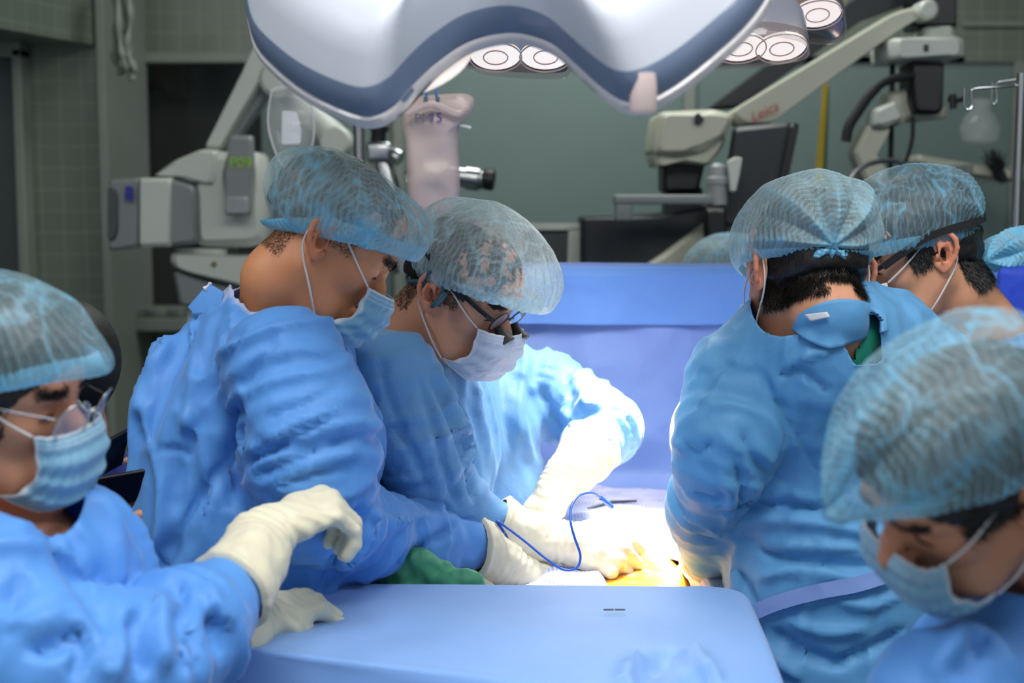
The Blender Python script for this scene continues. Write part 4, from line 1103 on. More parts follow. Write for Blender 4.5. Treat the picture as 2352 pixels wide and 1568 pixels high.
def loupes(parent, h, y0=-1, frame_mat=M_BLACK, scale=1.0):
    """telescope glasses: two lens rims, bridge, hinge, two barrels, side arms and a head strap"""
    g = thing_part('loupe_glasses', parent, h)
    for y in (1, -1):
        rim = [h.w((.101 - .010 * abs(math.sin(a)) * 0 + .006 * math.sin(a), (.033 + .024 * math.cos(a)) * y, .002 + .019 * math.sin(a))) for a in np.linspace(0, 2 * math.pi, 28)]
        MB().tube(rim, .0014, 8, caps=False).build('lens_rim', frame_mat, g)
        m = MB(); c = h.w((.101, .033 * y, .002)); ring = [h.w((.101 + .005 * math.sin(a), (.033 + .023 * math.cos(a)) * y, .002 + .018 * math.sin(a))) for a in np.linspace(0, 2 * math.pi, 27)[:-1]]
        m.prism(ring, h.M @ np.array([.0012, 0, 0])); m.build('lens', M_LENS, g)
        ax = h.M @ nrm(np.array([1, -.10 * y, -.62]))
        m = MB(); m.lathe(h.w((.1015, .031 * y, -.008)), ax, [(0, .0068), (.006, .0072), (.012, .0085), (.026, .0135), (.028, .0150), (.031, .0152), (.032, .0130)], 28)
        m.build('magnifier_barrel', M_RUBBER, g)
        MB().lathe(h.w((.1015, .031 * y, -.008)) + ax * .0315, ax, [(0, .0128), (.0006, .0126)], 28).build('barrel_lens', M_LENS, g)
        # side shield clip and temple arm
        m = MB(); a = h.w((.094, .060 * y, .006)); b = h.w((.060, .0725 * y, .016))
        m.tube([a, b], .0040, 8, flat=.55); m.build('hinge_clip', M_DSTEEL, g)
        pts = [(.100, .056 * y, .006), (.094, .062 * y, .008), (.060, .0745 * y, .018), (.020, .0810 * y, .030), (-.010, .0850 * y, .040)]
        MB().tube(h.w(curve_pts(pts, 20)), .0042, 8, flat=.45, up=h.M @ np.array([0, 1.0, 0])).build('temple_arm', frame_mat, g)
    MB().tube(h.w(curve_pts([(.104, .012, .006), (.108, 0, .010), (.104, -.012, .006)], 9)), .0016, 8).build('bridge', frame_mat, g)
    return g
def thing_part(name, parent, h):
    """an empty as a part that gathers its own sub-parts"""
    o = bpy.data.objects.new(name, None); C.objects.link(o); o.empty_display_size = .05
    o.parent = parent; o.matrix_parent_inverse = Matrix.Translation(-Vector(parent.location))
    return o
def strap(parent, pts, wd=.006, mat=M_STRAP, name='head_strap', th=.0016, n=60, normals=None, cen=None):
    p = curve_pts(pts, n); V = []
    t = nrm(np.gradient(p, axis=0))
    for i in range(n):
        out = nrm(p[i] - cen); side = nrm(np.cross(t[i], out)); out = np.cross(side, t[i])
        for a, b in ((-1, 0), (1, 0), (1, 1), (-1, 1)): V.append(p[i] + side * wd * a + out * th * b)
    Fs = [(i * 4 + j, i * 4 + (j + 1) % 4, (i + 1) * 4 + (j + 1) % 4, (i + 1) * 4 + j) for i in range(n - 1) for j in range(4)]
    m = MB(); m.add(V, Fs + [(3, 2, 1, 0), tuple((n - 1) * 4 + j for j in range(4))])
    return m.build(name, mat, parent)
def on_cloth(bvh, px_pts, off=.003, n=30):
    """points of a cloth surface seen along a line of photo pixels"""
    out = []
    for (x, y) in curve_pts(px_pts, n):
        r = ray(x, y); hit = bvh.ray_cast(Vector(CAM), Vector(r))
        if hit[0] is None: continue
        out.append((np.array(hit[0]) - r * off, np.array(hit[1])))
    return out
def bvh_of(v, F): return BVHTree.FromPolygons([tuple(map(float, x)) for x in v], [tuple(int(i) for i in f) for f in F])
# ------------------------------------------------------------------ the people in the room
def head_at(px, py, d, local, yaw, pitch, roll=0, scale=1.0):
    h = Head((0, 0, 0), yaw, pitch, roll, scale); h.H = P(px, py, d) - h.w(local); return h
def PL(*a): return [P(*q) for q in a]
def nearest_dirs(v, F, prims):
    N = vnorm(v, F); best = np.full(len(v), 1e9); D = np.zeros_like(v); isarm = np.zeros(len(v))
    for a in prims:
        arm = len(a) > 4 and a[4] == 'arm'
        for i in range(len(a[0]) - 1):
            p, q = a[0][i], a[0][i + 1]; ab = q - p
            t = np.clip((v - p) @ ab / (ab @ ab + 1e-9), 0, 1); d = np.linalg.norm(v - p - t[:, None] * ab, axis=1) - (a[1][i] + (a[1][i + 1] - a[1][i]) * t)
            m = d < best; best[m] = d[m]; u = nrm(ab)
            D[m] = u if arm else nrm(np.cross(u, N[m])); isarm[m] = arm
    E = edges_of(F); D = lap(lap(D, F, .7, E), F, .7, E)
    return nrm(D), isarm
def make_gown(parent, prims, mat, cuts, growth=.16, cell=.0068, strokes=(), name='surgical_gown', seed=1, bend=.35, it=200, macro=.012, trim_on=True, anchor=.001, k=.045):
    fd = gown_field(prims, cell, k=k)
    v, F = fd.mesh(2)
    D, isarm = nearest_dirs(v, F, prims)
    n = vnorm(v, F)
    qa = v * 3.5 + D * (v * D).sum(1)[:, None] * 10; qt = v * (9, 9, 2.0) + noise(v, 5, seed + 3)[:, None] * .5
    def rid(q, s_): return np.clip(1 - np.abs(noise(q, 1.0, s_)) * 2.2, -.4, 1) ** 3
    m_ = isarm * .65 * (rid(qa, seed) + .4 * rid(qa * 2.1, seed + 9)) + (1 - isarm) * (rid(qt, seed + 5) + .4 * rid(qt * 2.1, seed + 7))
    m_ = lap(np.repeat(m_[:, None], 3, 1), F, .6)[:, 0]
    v = v + n * (m_ * macro - macro * .25)[:, None]
    v = crumple(v, F, growth, D, it=it, bend=bend, anchor=anchor, seed=seed)
    for st in strokes: v = stroke(v, F, *st[:1], *st[1:])
    return cloth_finish(parent, name, v, F, mat, cuts, trim_on=trim_on)
def core_of(prims, shrink=.03):
    return [(a[0], [max(r * (a[2][1] ** .5 if len(a) > 2 and a[2] is not None else 1) - shrink, .02) for r in a[1]]) for a in prims if not (len(a) > 4 and a[4] == 'arm')]
def arms_of(prims, f=.55):
    return [(a[0], [min(max(r * f, .024), .05) for r in a[1]]) for a in prims if (len(a) > 4 and a[4] == 'arm')]
YN = np.array([0, 1.0, 0])

def make_legs(parent, prims, yaw, mat, shoe=None):
    p = prims[0][0][-1]; f = np.array([math.cos(R(yaw)), math.sin(R(yaw)), 0]); l = np.array([-f[1], f[0], 0])
    top = np.array([p[0], p[1], .70])
    for s_ in (1, -1):
        a = top + l * .075 * s_; fd = Field(a * (1, 1, 0) - (.16, .16, 0), a * (1, 1, 0) + (.16, .16, 1.02), .016)
        fd.chain([a, a * (1, 1, 0) + l * .02 * s_ + (0, 0, .48), a * (1, 1, 0) + l * .03 * s_ + (0, 0, .10)], [.070, .064, .058], .03, .02)
        v, F = fd.mesh(1); v = v + vnorm(v, F) * (fbm(v * (1, 1, 1.6), 9, 3, 2) * .008)[:, None]; obj('trouser_leg', v, F, mat, parent)
        b = a * (1, 1, 0) + l * .03 * s_; fd = Field(b - (.2, .2, 0) - (0, 0, .02), b + (.2, .2, .12), .010)
        fd.chain([b - f * .05 + (0, 0, .042), b + f * .07 + (0, 0, .036), b + f * .13 + (0, 0, .030)], [.040, .038, .029], .02)
        v, F = fd.mesh(1); obj('shoe', v, F, M_WHITE, parent)
# ---- the young assistant at the left of the table, seen from his right side
def person_resident():
    g = thing('person', P(540, 1500, 2.05) * (1, 1, 0), 'person bending in profile in a wide blue gown, shaved temple below a light blue cap', 'person')
    h = head_at(742, 548, 1.95, (-.010, -.088, 0), 8, 37, 0, .985)
    torso = (PL((600, 830, 2.06), (575, 960, 2.06), (555, 1200, 2.06), (550, 1500, 2.06), (550, 1900, 2.06)), [.118, .160, .172, .172, .18], None, .06)
    fronts = (PL((640, 840, 2.15), (690, 1000, 2.12), (690, 1200, 2.10)), [.10, .11, .11], None, .06)
    arm = (PL((655, 845, 1.90), (705, 960, 1.875), (712, 1075, 1.875), (735, 1165, 1.90), (840, 1228, 2.04), (960, 1240, 2.17), (1090, 1250, 2.235)), [.088, .086, .080, .070, .060, .058, .042], None, .045, 'arm')
    arm2 = (PL((680, 830, 2.20), (690, 1080, 2.25), (850, 1240, 2.24), (960, 1270, 2.24)), [.07, .06, .05, .04], None, .045, 'arm')
    prims = [torso, fronts, arm, arm2]
    neckb = h.w((-.055, 0, -.165))
    neck = ([h.w((-.018, 0, -.03)), h.w((-.022, 0, -.088)), P(650, 752, 2.06)], [.052, .052, .066])
    wrist = P(1190, 1316, 2.25)
    ha = hand_prims(wrist, P(1320, 1385, 2.27) - wrist, (-.1, -.6, .8), 1, [(20, 25, 15)] * 4, 1.0)
    wr2 = P(985, 1300, 2.25); hb = hand_prims(wr2, (.9, .1, -.4), (0, .6, .8), -1, [(25, 30, 20)] * 4)
    o, bv, bF = body_mesh(g, h, M_SKIN_A, core_of(prims, .035), arms_of([arm[:1] + (arm[1],) + arm[2:], arm2]), (), neck)
    cut = cyl(h.w((-.030, 0, -.02)), P(648, 722, 2.05), .087)
    cut2 = endcut(P(1092, 1250, 2.235), P(1092, 1250, 2.235) - P(960, 1240, 2.17), .07)
    ST = [([(470, 690), (400, 820), (345, 960), (330, 1030)], 22, -.016), ([(390, 735), (340, 860), (310, 960)], 22, .010),
          ([(540, 900), (535, 1010), (520, 1080), (540, 1180)], 20, -.028), ([(470, 940), (420, 1060), (390, 1200)], 20, -.010),
          ([(520, 1060), (440, 1180), (360, 1310), (330, 1380)], 24, -.018), ([(560, 1050), (500, 1130), (420, 1250)], 14, .010),
          ([(540, 1075), (660, 1010), (780, 950)], 11, -.010), ([(545, 1050), (680, 975), (800, 930)], 9, .008), ([(560, 1100), (690, 1050), (820, 1000)], 10, -.009),
          ([(600, 960), (700, 925), (790, 880)], 9, -.006), ([(600, 1130), (720, 1085), (835, 1060)], 10, -.008), ([(620, 1110), (740, 1060), (830, 1035)], 9, .007),
          ([(560, 745), (520, 830), (470, 930)], 12, -.006), ([(640, 760), (590, 850), (545, 900)], 14, -.007), ([(450, 800), (440, 900), (420, 1000)], 14, .008),
          ([(835, 1150), (800, 1250), (740, 1330)], 16, -.018), ([(940, 1180), (850, 1240), (770, 1330)], 20, .012), ([(1060, 1195), (960, 1270), (900, 1330)], 16, -.013), ([(840, 1165), (900, 1200), (1000, 1180)], 12, .008),
          ([(345, 1040), (400, 1030), (450, 1050)], 8, -.005), ([(600, 830), (680, 800), (760, 820)], 12, .005)]
    make_legs(g, prims, 0, M_GREEN)
    go, gv, gF = make_gown(g, prims, M_GOWN_A, [cut, cut2], .20, .0068, ST, seed=3)
    # loose collar corner with its tie standing off the nape
    m = MB(); m.prism(PL((476, 652, 2.02), (508, 672, 2.01), (500, 716, 2.0), (444, 720, 2.02), (430, 705, 2.03)), (0.004, .003, .001), .001)
    m.build('collar_tie', M_GOWN_A, g)
    MB().tube(curve_pts(PL((470, 663, 2.02), (480, 655, 2.02), (484, 648, 2.02)), 8), [.004, .003, .002, .002, .002, .003, .003, .001], 6).build('tie_end', M_TAB, g)
    make_glove(g, P(960, 1246, 2.18), P(1090, 1256, 2.235), wrist, ha, .042, back=.008)
    make_glove(g, P(850, 1240, 2.24), P(960, 1270, 2.24), wr2 + (.03, 0, -.02), hb, .040)
    sv, sF = hair_shell(h, [((.85, 0, -.75), .048), ((.2, 0, -1), -.014)], .003)
    obj('hair', sv, sF, M_HAIR, g)
    fz = strands(bv, bF, h, lambda L, n: (((L[:, 0] < .035) & (L[:, 0] > -.005) & (L[:, 2] > -.000) & (L[:, 2] < .05) & (np.abs(L[:, 1]) > .055) & (np.abs(L[:, 1]) < .08)) | ((L[:, 0] < -.045) & (L[:, 2] > -.058) & (L[:, 2] < .02))),
                 14000, .0030, lambda L: (.1, 0, -1), .00028, .35, M_FUZZ, g, 'shaved_hair', .1)
    for y_ in (1, -1): strands(bv, bF, h, lambda L, n: (L[:, 1] * y_ > 0) & (L[:, 0] > .06) & (L[:, 2] > .021) & (L[:, 2] < .031) & (np.abs(L[:, 1]) > .012) & (np.abs(L[:, 1]) < .050), 350, .008, lambda L: (-.4, np.sign(L[1]), .15), .0005, .2, M_LASH, g, 'eyebrow', .2)
    make_cap(g, h, ((.006, 0, .014), (.112, .081), -25, 0, .022), ((-.006, 0, .047), (.126, .096, .083)), gather=((.026, -.084, .048), 5, .004, .06), puff=[((.105, 0, .085), .06, .020, (.6, 0, .75))], seed=4)
    make_mask(g, h, M_MASK)
    return g, h
resident, H_A = person_resident()

# ---- the surgeon with loupes
def person_surgeon():
    g = thing('person', P(950, 1500, 2.42) * (1, 1, 0), 'person wearing black magnifying loupes and a teal earpiece, gloved hands in the lit wound', 'person')
    h = head_at(988, 672, 2.30, (-.010, -.088, 0), -26, 27, 0, .99)
    torso = (PL((935, 890, 2.45), (945, 1050, 2.45), (940, 1250, 2.45), (930, 1500, 2.45), (930, 1800, 2.45)), [.120, .135, .150, .16, .17], None, .06)
    front = (PL((1050, 900, 2.58), (1120, 990, 2.60), (1140, 1120, 2.60), (1120, 1300, 2.60)), [.085, .092, .085, .09], None, .06)
    arm = (PL((900, 880, 2.26), (955, 1000, 2.24), (985, 1100, 2.25), (1060, 1170, 2.27), (1160, 1225, 2.29), (1225, 1240, 2.30)), [.088, .076, .062, .050, .039, .032], None, .045, 'arm')
    arm2 = (PL((1120, 868, 2.66), (1250, 900, 2.68), (1345, 950, 2.62), (1385, 985, 2.56), (1350, 1040, 2.49)), [.072, .074, .066, .062, .047], None, .045, 'arm')
    prims = [torso, front, arm, arm2]
    neck = ([h.w((-.030, 0, -.02)), h.w((-.040, 0, -.085)), P(930, 800, 2.42)], [.057, .059, .074])
    w1 = P(1292, 1243, 2.30)
    h1 = hand_prims(w1, P(1400, 1268, 2.30) - w1, (-.15, -.72, .66), 1, [(38, 40, 20), (55, 45, 25), (62, 50, 30), (70, 50, 30)], 1.10, .9)
    w2 = P(1278, 1122, 2.43); d2 = P(1225, 1215, 2.38) - w2
    h2 = hand_prims(w2, d2, (-.35, -.35, .8), -1, [(25, 30, 15), (30, 30, 20), (32, 32, 20), (38, 35, 20)], 1.0, .6)
    o, bv, bF = body_mesh(g, h, M_SKIN_B, core_of(prims, .035), arms_of([arm, arm2]), (), neck)
    cut = cyl(h.w((-.030, 0, -.02)), P(925, 778, 2.40), .084)
    c1 = endcut(P(1215, 1238, 2.30), P(1225, 1240, 2.30) - P(1160, 1225, 2.29), .06)
    c2 = endcut(P(1348, 1043, 2.487), P(1348, 1043, 2.487) - P(1385, 985, 2.56), .08)
    ST = [([(985, 850), (1040, 960), (1080, 1080), (1090, 1170)], 12, -.014), ([(1000, 840), (1060, 950), (1100, 1070)], 10, .010), ([(960, 860), (1000, 980), (1030, 1100), (1060, 1180)], 10, -.010),
          ([(870, 800), (890, 900), (930, 1000)], 8, -.005), ([(845, 1000), (900, 985), (940, 975)], 9, -.007), ([(900, 975), (950, 1040), (985, 1130)], 10, -.009),
          ([(1150, 830), (1160, 930), (1180, 1050)], 12, -.010), ([(1090, 870), (1110, 960), (1120, 1080)], 12, .009), ([(1200, 850), (1190, 950), (1200, 1010)], 12, .009),
          ([(1240, 880), (1260, 940), (1290, 1000)], 11, -.012), ([(1300, 850), (1310, 900), (1300, 960)], 10, -.010), ([(1330, 880), (1350, 930), (1400, 930)], 10, .009), ([(1290, 1000), (1320, 960), (1380, 930)], 10, -.010), ([(1300, 960), (1340, 1000), (1410, 1010)], 9, .009)]
    make_legs(g, prims, 10, M_GREEN)
    make_gown(g, prims, M_GOWN_B, [cut, c1, c2], .16, .0072, ST, seed=11)
    make_glove(g, P(1060, 1170, 2.27), P(1160, 1225, 2.29), w1, h1, .044, back=.030)
    make_glove(g, P(1385, 985, 2.56), P(1350, 1040, 2.49), w2, h2, .045)
    sv, sF = hair_shell(h, [((.9, 0, -.65), .048), ((.2, 0, -1), -.008)], .003)
    obj('hair', sv, sF, M_HAIR, g)
    strands(bv, bF, h, lambda L, n: (((L[:, 0] < .035) & (L[:, 0] > -.0) & (L[:, 2] > -.01) & (L[:, 2] < .05) & (np.abs(L[:, 1]) > .055) & (np.abs(L[:, 1]) < .08)) | ((L[:, 0] < -.05) & (L[:, 2] > -.06) & (L[:, 2] < .02))),
            12000, .0045, lambda L: (.1, 0, -1), .0004, .3, M_FUZZ, g, 'short_hair')
    for y_ in (1, -1): strands(bv, bF, h, lambda L, n: (L[:, 1] * y_ > 0) & (L[:, 0] > .06) & (L[:, 2] > .021) & (L[:, 2] < .031) & (np.abs(L[:, 1]) > .012) & (np.abs(L[:, 1]) < .050), 400, .008, lambda L: (-.4, np.sign(L[1]), .15), .0006, .2, M_LASH, g, 'eyebrow', .2)
    make_cap(g, h, ((.012, 0, .030), (.108, .082), -14, 0, .004), ((.012, 0, .066), (.132, .102, .100)), mat=M_CAP_PALE, gather=((.075, -.065, .055), 7, .004, .08), puff=[((.115, 0, .075), .06, .030, (.9, 0, .2))], seed=14, rib=.0020, pleat=.0013)
    make_mask(g, h, M_MASK_PALE)
    gl = loupes(g, h)
    cen = h.w((0, 0, .03))
    strap(g, [h.w(q) for q in [(.050, -.080, .018), (.020, -.090, .030), (-.030, -.092, .052), (-.075, -.075, .066), (-.108, -.030, .070), (-.112, .030, .070), (-.075, .075, .066), (-.010, .092, .045), (.050, .080, .018)]], .0052, cen=cen)
    # teal open-ear headset: band behind the neck, module before the ear
    m = MB(); m.tube(h.w(curve_pts([(.016, -.088, -.012), (.006, -.094, .030), (-.020, -.094, .036), (-.034, -.085, .006), (-.070, -.060, -.012), (-.098, 0, -.018), (-.070, .060, -.012), (-.034, .085, .006)], 60)), .0030, 8)
    m.build('headset_band', M_TEAL, g)
    m = MB(); m.tube(h.w(curve_pts([(-.026, -.088, .010), (-.045, -.080, .002), (-.060, -.068, -.008)], 12)), .0075, 10, flat=.5); m.build('headset_battery', M_TEAL, g)
    m = MB(); m.tube(h.w(curve_pts([(.018, -.092, .016), (.014, -.0945, .000), (.006, -.093, -.018)], 10)), [.006, .0085, .0095, .010, .010, .010, .010, .0095, .008, .005], 12, flat=.55); m.build('headset_module', M_TEAL, g)
    return g, h
surgeon, H_B = person_surgeon()
# ---- the surgeon seen from behind at the right of the table
def person_back():
    g = thing('person', P(1900, 1500, 2.2) * (1, 1, 0), 'person seen from behind, sky blue gown with belt and a gap showing green scrubs', 'person')
    h = head_at(1852, 636, 2.16, (0, 0, 0), 106, 20, 3, 1.07)
    flat = (YN, .72)
    torso = (PL((1880, 880, 2.20), (1885, 1000, 2.22), (1895, 1180, 2.22), (1925, 1350, 2.20), (1950, 1560, 2.20), (1950, 1950, 2.20)), [.125, .150, .158, .172, .185, .19], flat, .06)
    yoke = (PL((1700, 895, 2.17), (1800, 800, 2.17), (1890, 765, 2.18), (2010, 790, 2.20), (2120, 870, 2.24)), [.085, .078, .072, .085, .090], None, .07)
    nape = (PL((1875, 870, 2.18), (1890, 815, 2.14), (1900, 785, 2.125)), [.13, .105, .088], None, .06)
    arm = (PL((1708, 905, 2.16), (1670, 1000, 2.12), (1652, 1075, 2.12), (1618, 1165, 2.20), (1632, 1275, 2.32)), [.084, .076, .062, .056, .046], None, .035, 'arm')
    arm2 = (PL((2110, 880, 2.24), (2130, 1050, 2.26), (2080, 1180, 2.40), (1900, 1250, 2.55)), [.092, .08, .062, .042], None, .04, 'arm')
    prims = [torso, yoke, nape, arm, arm2]
    neck = ([h.w((-.030, 0, -.01)), h.w((-.048, 0, -.070)), P(1876, 800, 2.13)], [.054, .056, .064])
    w1 = P(1640, 1300, 2.42); h1 = hand_prims(w1, (-.25, .9, -.25), (-.2, .1, .95), -1, [(30, 35, 20)] * 4, 1.0)
    o, bv, bF = body_mesh(g, h, M_SKIN_B, core_of(prims, .04), arms_of([arm, arm2]), (), neck)
    cut = cyl(h.w((.030, 0, 0)), P(1815, 668, 2.08), .071)
    c1 = endcut(P(1632, 1278, 2.322), P(1632, 1275, 2.32) - P(1614, 1165, 2.20), .07)
    # the gap between the gown's back flaps
    def gap(v):
        uv, z = proj(v); x, y = uv[:, 0], uv[:, 1]
        l = 1925 + np.clip(y - 770, 0, 60) * .55; r = 2024 + (y - 740) * .04; b = 842 - (x - 1925) * .05
        d = np.minimum(np.minimum(x - l, r - x), np.minimum(y - 720 - (x > 0) * 0, b - y)) / 1500.
        nn = (v - P(1975, 790, 2.20)); near = (np.linalg.norm(nn, axis=1) < .2) & (z < 2.25)
        return np.where(near, -d, 1.0)
    ST = [([(1660, 1170), (1800, 1160), (1950, 1175), (2060, 1215)], 12, -.016), ([(1670, 1200), (1800, 1195), (1950, 1215), (2050, 1250)], 16, .012),
          ([(1690, 1230), (1820, 1285), (1960, 1300), (2060, 1290)], 16, -.014), ([(1720, 1250), (1850, 1255), (1990, 1260)], 12, .010),
          ([(1730, 1330), (1830, 1310), (1960, 1330)], 14, .010), ([(1680, 1290), (1720, 1360), (1740, 1400)], 12, -.012),
          ([(1700, 980), (1740, 1060), (1830, 1140)], 12, -.009), ([(1760, 1080), (1820, 1130), (1900, 1160)], 9, .008), ([(1790, 940), (1850, 1030), (1900, 1120)], 7, -.004), ([(1750, 900), (1800, 960), (1840, 1040)], 6, .003),
          ([(1780, 870), (1830, 850), (1880, 870)], 8, -.008), ([(1800, 850), (1850, 820), (1920, 800)], 9, .008), ([(1830, 860), (1880, 880), (1900, 905)], 7, -.007),
          ([(1690, 1060), (1710, 1130), (1690, 1200)], 12, -.014), ([(1650, 1080), (1680, 1150), (1650, 1230)], 10, .010), ([(1590, 1130), (1640, 1150), (1670, 1130)], 9, -.010), ([(1560, 1180), (1620, 1200), (1660, 1240)], 9, .010), ([(1560, 1010), (1600, 1040), (1640, 1010)], 8, -.008),
          ([(1600, 930), (1640, 905), (1670, 850)], 9, .008), ([(1585, 1220), (1630, 1240), (1670, 1230)], 7, -.008),
          ([(1760, 1440), (1850, 1500), (1950, 1530)], 18, -.016), ([(1800, 1420), (1900, 1450), (2000, 1440)], 16, .012), ([(1900, 1530), (2000, 1490), (2090, 1440)], 14, -.014), ([(1920, 1380), (2000, 1390), (2080, 1360)], 12, .010), ([(1740, 1460), (1790, 1520), (1850, 1560)], 14, .012),
          ([(1700, 1290), (1690, 1380), (1720, 1480)], 12, .008)]
    make_legs(g, prims, 150, M_GREEN)
    go, gv, gF = make_gown(g, prims, M_GOWN_C, [cut, c1, gap], .15, .0070, ST, seed=21, macro=.008, trim_on=False)
    # green scrub shirt under the gown
    fd = gown_field([(a[0], [r - .012 for r in a[1]]) + a[2:] for a in (torso, yoke, nape)], .009)
    sv, sF = fd.mesh(2); uv, z = proj(sv)
    keep = (np.linalg.norm(sv - P(1950, 860, 2.20), axis=1) < .165)
    sv, sF = compact(sv, sF, keep[sF].all(1)); n = vnorm(sv, sF)
    sv = sv - n * .010 + n * (fbm(sv, 14, 5, 2) * .003)[:, None]
    obj('scrub_shirt', sv, sF, M_GREEN, g)
    b = bvh_of(gv, gF)
    def ribbon(px, wd, mat, name, off=.004, n=40, th=.0015):
        s = on_cloth(b, px, off, n); V = []; pts = np.array([q[0] for q in s]); nn = np.array([q[1] for q in s])
        pts = lap_line(pts, 3); t = nrm(np.gradient(pts, axis=0))
        for i in range(len(pts)):
            nv = nrm(CAM - pts[i]) * .6 + nn[i] * .4; sd = nrm(np.cross(t[i], nv)); nv = np.cross(sd, t[i])
            for a_, b_ in ((-1, 0), (1, 0), (1, 1), (-1, 1)): V.append(pts[i] + sd * wd * a_ + nrm(nv) * th * b_)
        k = len(pts); Fs = [(i * 4 + j, i * 4 + (j + 1) % 4, (i + 1) * 4 + (j + 1) % 4, (i + 1) * 4 + j) for i in range(k - 1) for j in range(4)] + [(3, 2, 1, 0), tuple((k - 1) * 4 + j for j in range(4))]
        m = MB(); m.add(V, Fs); return m.build(name, mat, g)
    ribbon([(1722, 1410), (1790, 1382), (1880, 1358), (1975, 1340), (2070, 1308)], .0115, M_DRAPE, 'waist_belt', .012)
    bb = bvh_of(np.concatenate([gv, bv]), gF.tolist() + (bF + len(gv)).tolist())
    def patch(top, bot, off, mat, name, nx=40, ny=14, th=.0015):
        a = curve_pts(top, nx); b_ = curve_pts(bot, nx); V = np.zeros((ny, nx, 3)); dep = np.zeros((ny, nx))
        for j in range(ny):
            for i in range(nx):
                x, y = a[i] * (1 - j / (ny - 1)) + b_[i] * (j / (ny - 1)); hit = bb.ray_cast(Vector(CAM), Vector(ray(x, y))); dep[j, i] = hit[1 - 1][1] if hit[0] is not None else 2.1; V[j, i] = (x, y, 0)
        for _ in range(3): dp = np.pad(dep, 1, mode='edge'); dep = np.minimum(dep, (dp[:-2, 1:-1] + dp[2:, 1:-1] + dp[1:-1, :-2] + dp[1:-1, 2:]) / 4)
        W = np.array([P(V[j, i, 0], V[j, i, 1], dep[j, i] - off - .0025 * math.sin(i * .5) * 0) for j in range(ny) for i in range(nx)])
        q = np.array([(j * nx + i, j * nx + i + 1, (j + 1) * nx + i + 1, (j + 1) * nx + i) for j in range(ny - 1) for i in range(nx - 1)])
        o = obj(name, W, q, mat, g); s = o.modifiers.new('t', 'SOLIDIFY'); s.thickness = th; return o
    patch([(1834, 722), (1866, 704), (1905, 690), (1950, 687), (2000, 698), (2036, 722)], [(1818, 756), (1856, 782), (1905, 800), (1950, 790), (2000, 772), (2040, 760)], .007, M_GOWN_C, 'collar_flap')
    patch([(1847, 722), (1872, 719), (1900, 716)], [(1862, 738), (1884, 733), (1907, 728)], .014, M_TAB, 'neck_tab', 8, 5)
    make_glove(g, P(1614, 1165, 2.20), P(1632, 1275, 2.32), w1, h1, .042, back=.004)
    sv, sF = hair_shell(h, [((-.15, 0, -1), .030), ((.9, 0, -.2), .0)], .002)
    sh = (sv, sF)
    strands(bv, bF, h, lambda L, n: (L[:, 0] < .0) & (L[:, 2] > -.052 + .02 * (np.abs(L[:, 1]) < .02)) & (L[:, 2] < .02), 16000, .013, lambda L: (.1, 0, -1), .0005, .35, M_HAIR, g, 'hair', .25, extra=sh)
    make_cap(g, h, ((-.004, 0, .020), (.110, .086), -8, 0, .012), ((-.006, 0, .064), (.128, .102, .088)), gather=((-.122, .016, .006), 8, .0075, .125), seed=24, rib=.0006, puff=[((0, .09, .0), .05, .012, (0, .9, -.2)), ((0, -.09, .02), .06, .010, (0, -1, 0))], contrast=.6)
    make_mask(g, h, M_MASK_PALE)
    return g, h
def lap_line(p, k):
    for _ in range(k): p[1:-1] = (p[:-2] + p[1:-1] * 2 + p[2:]) / 4
    return p
backsurgeon, H_C = person_back()

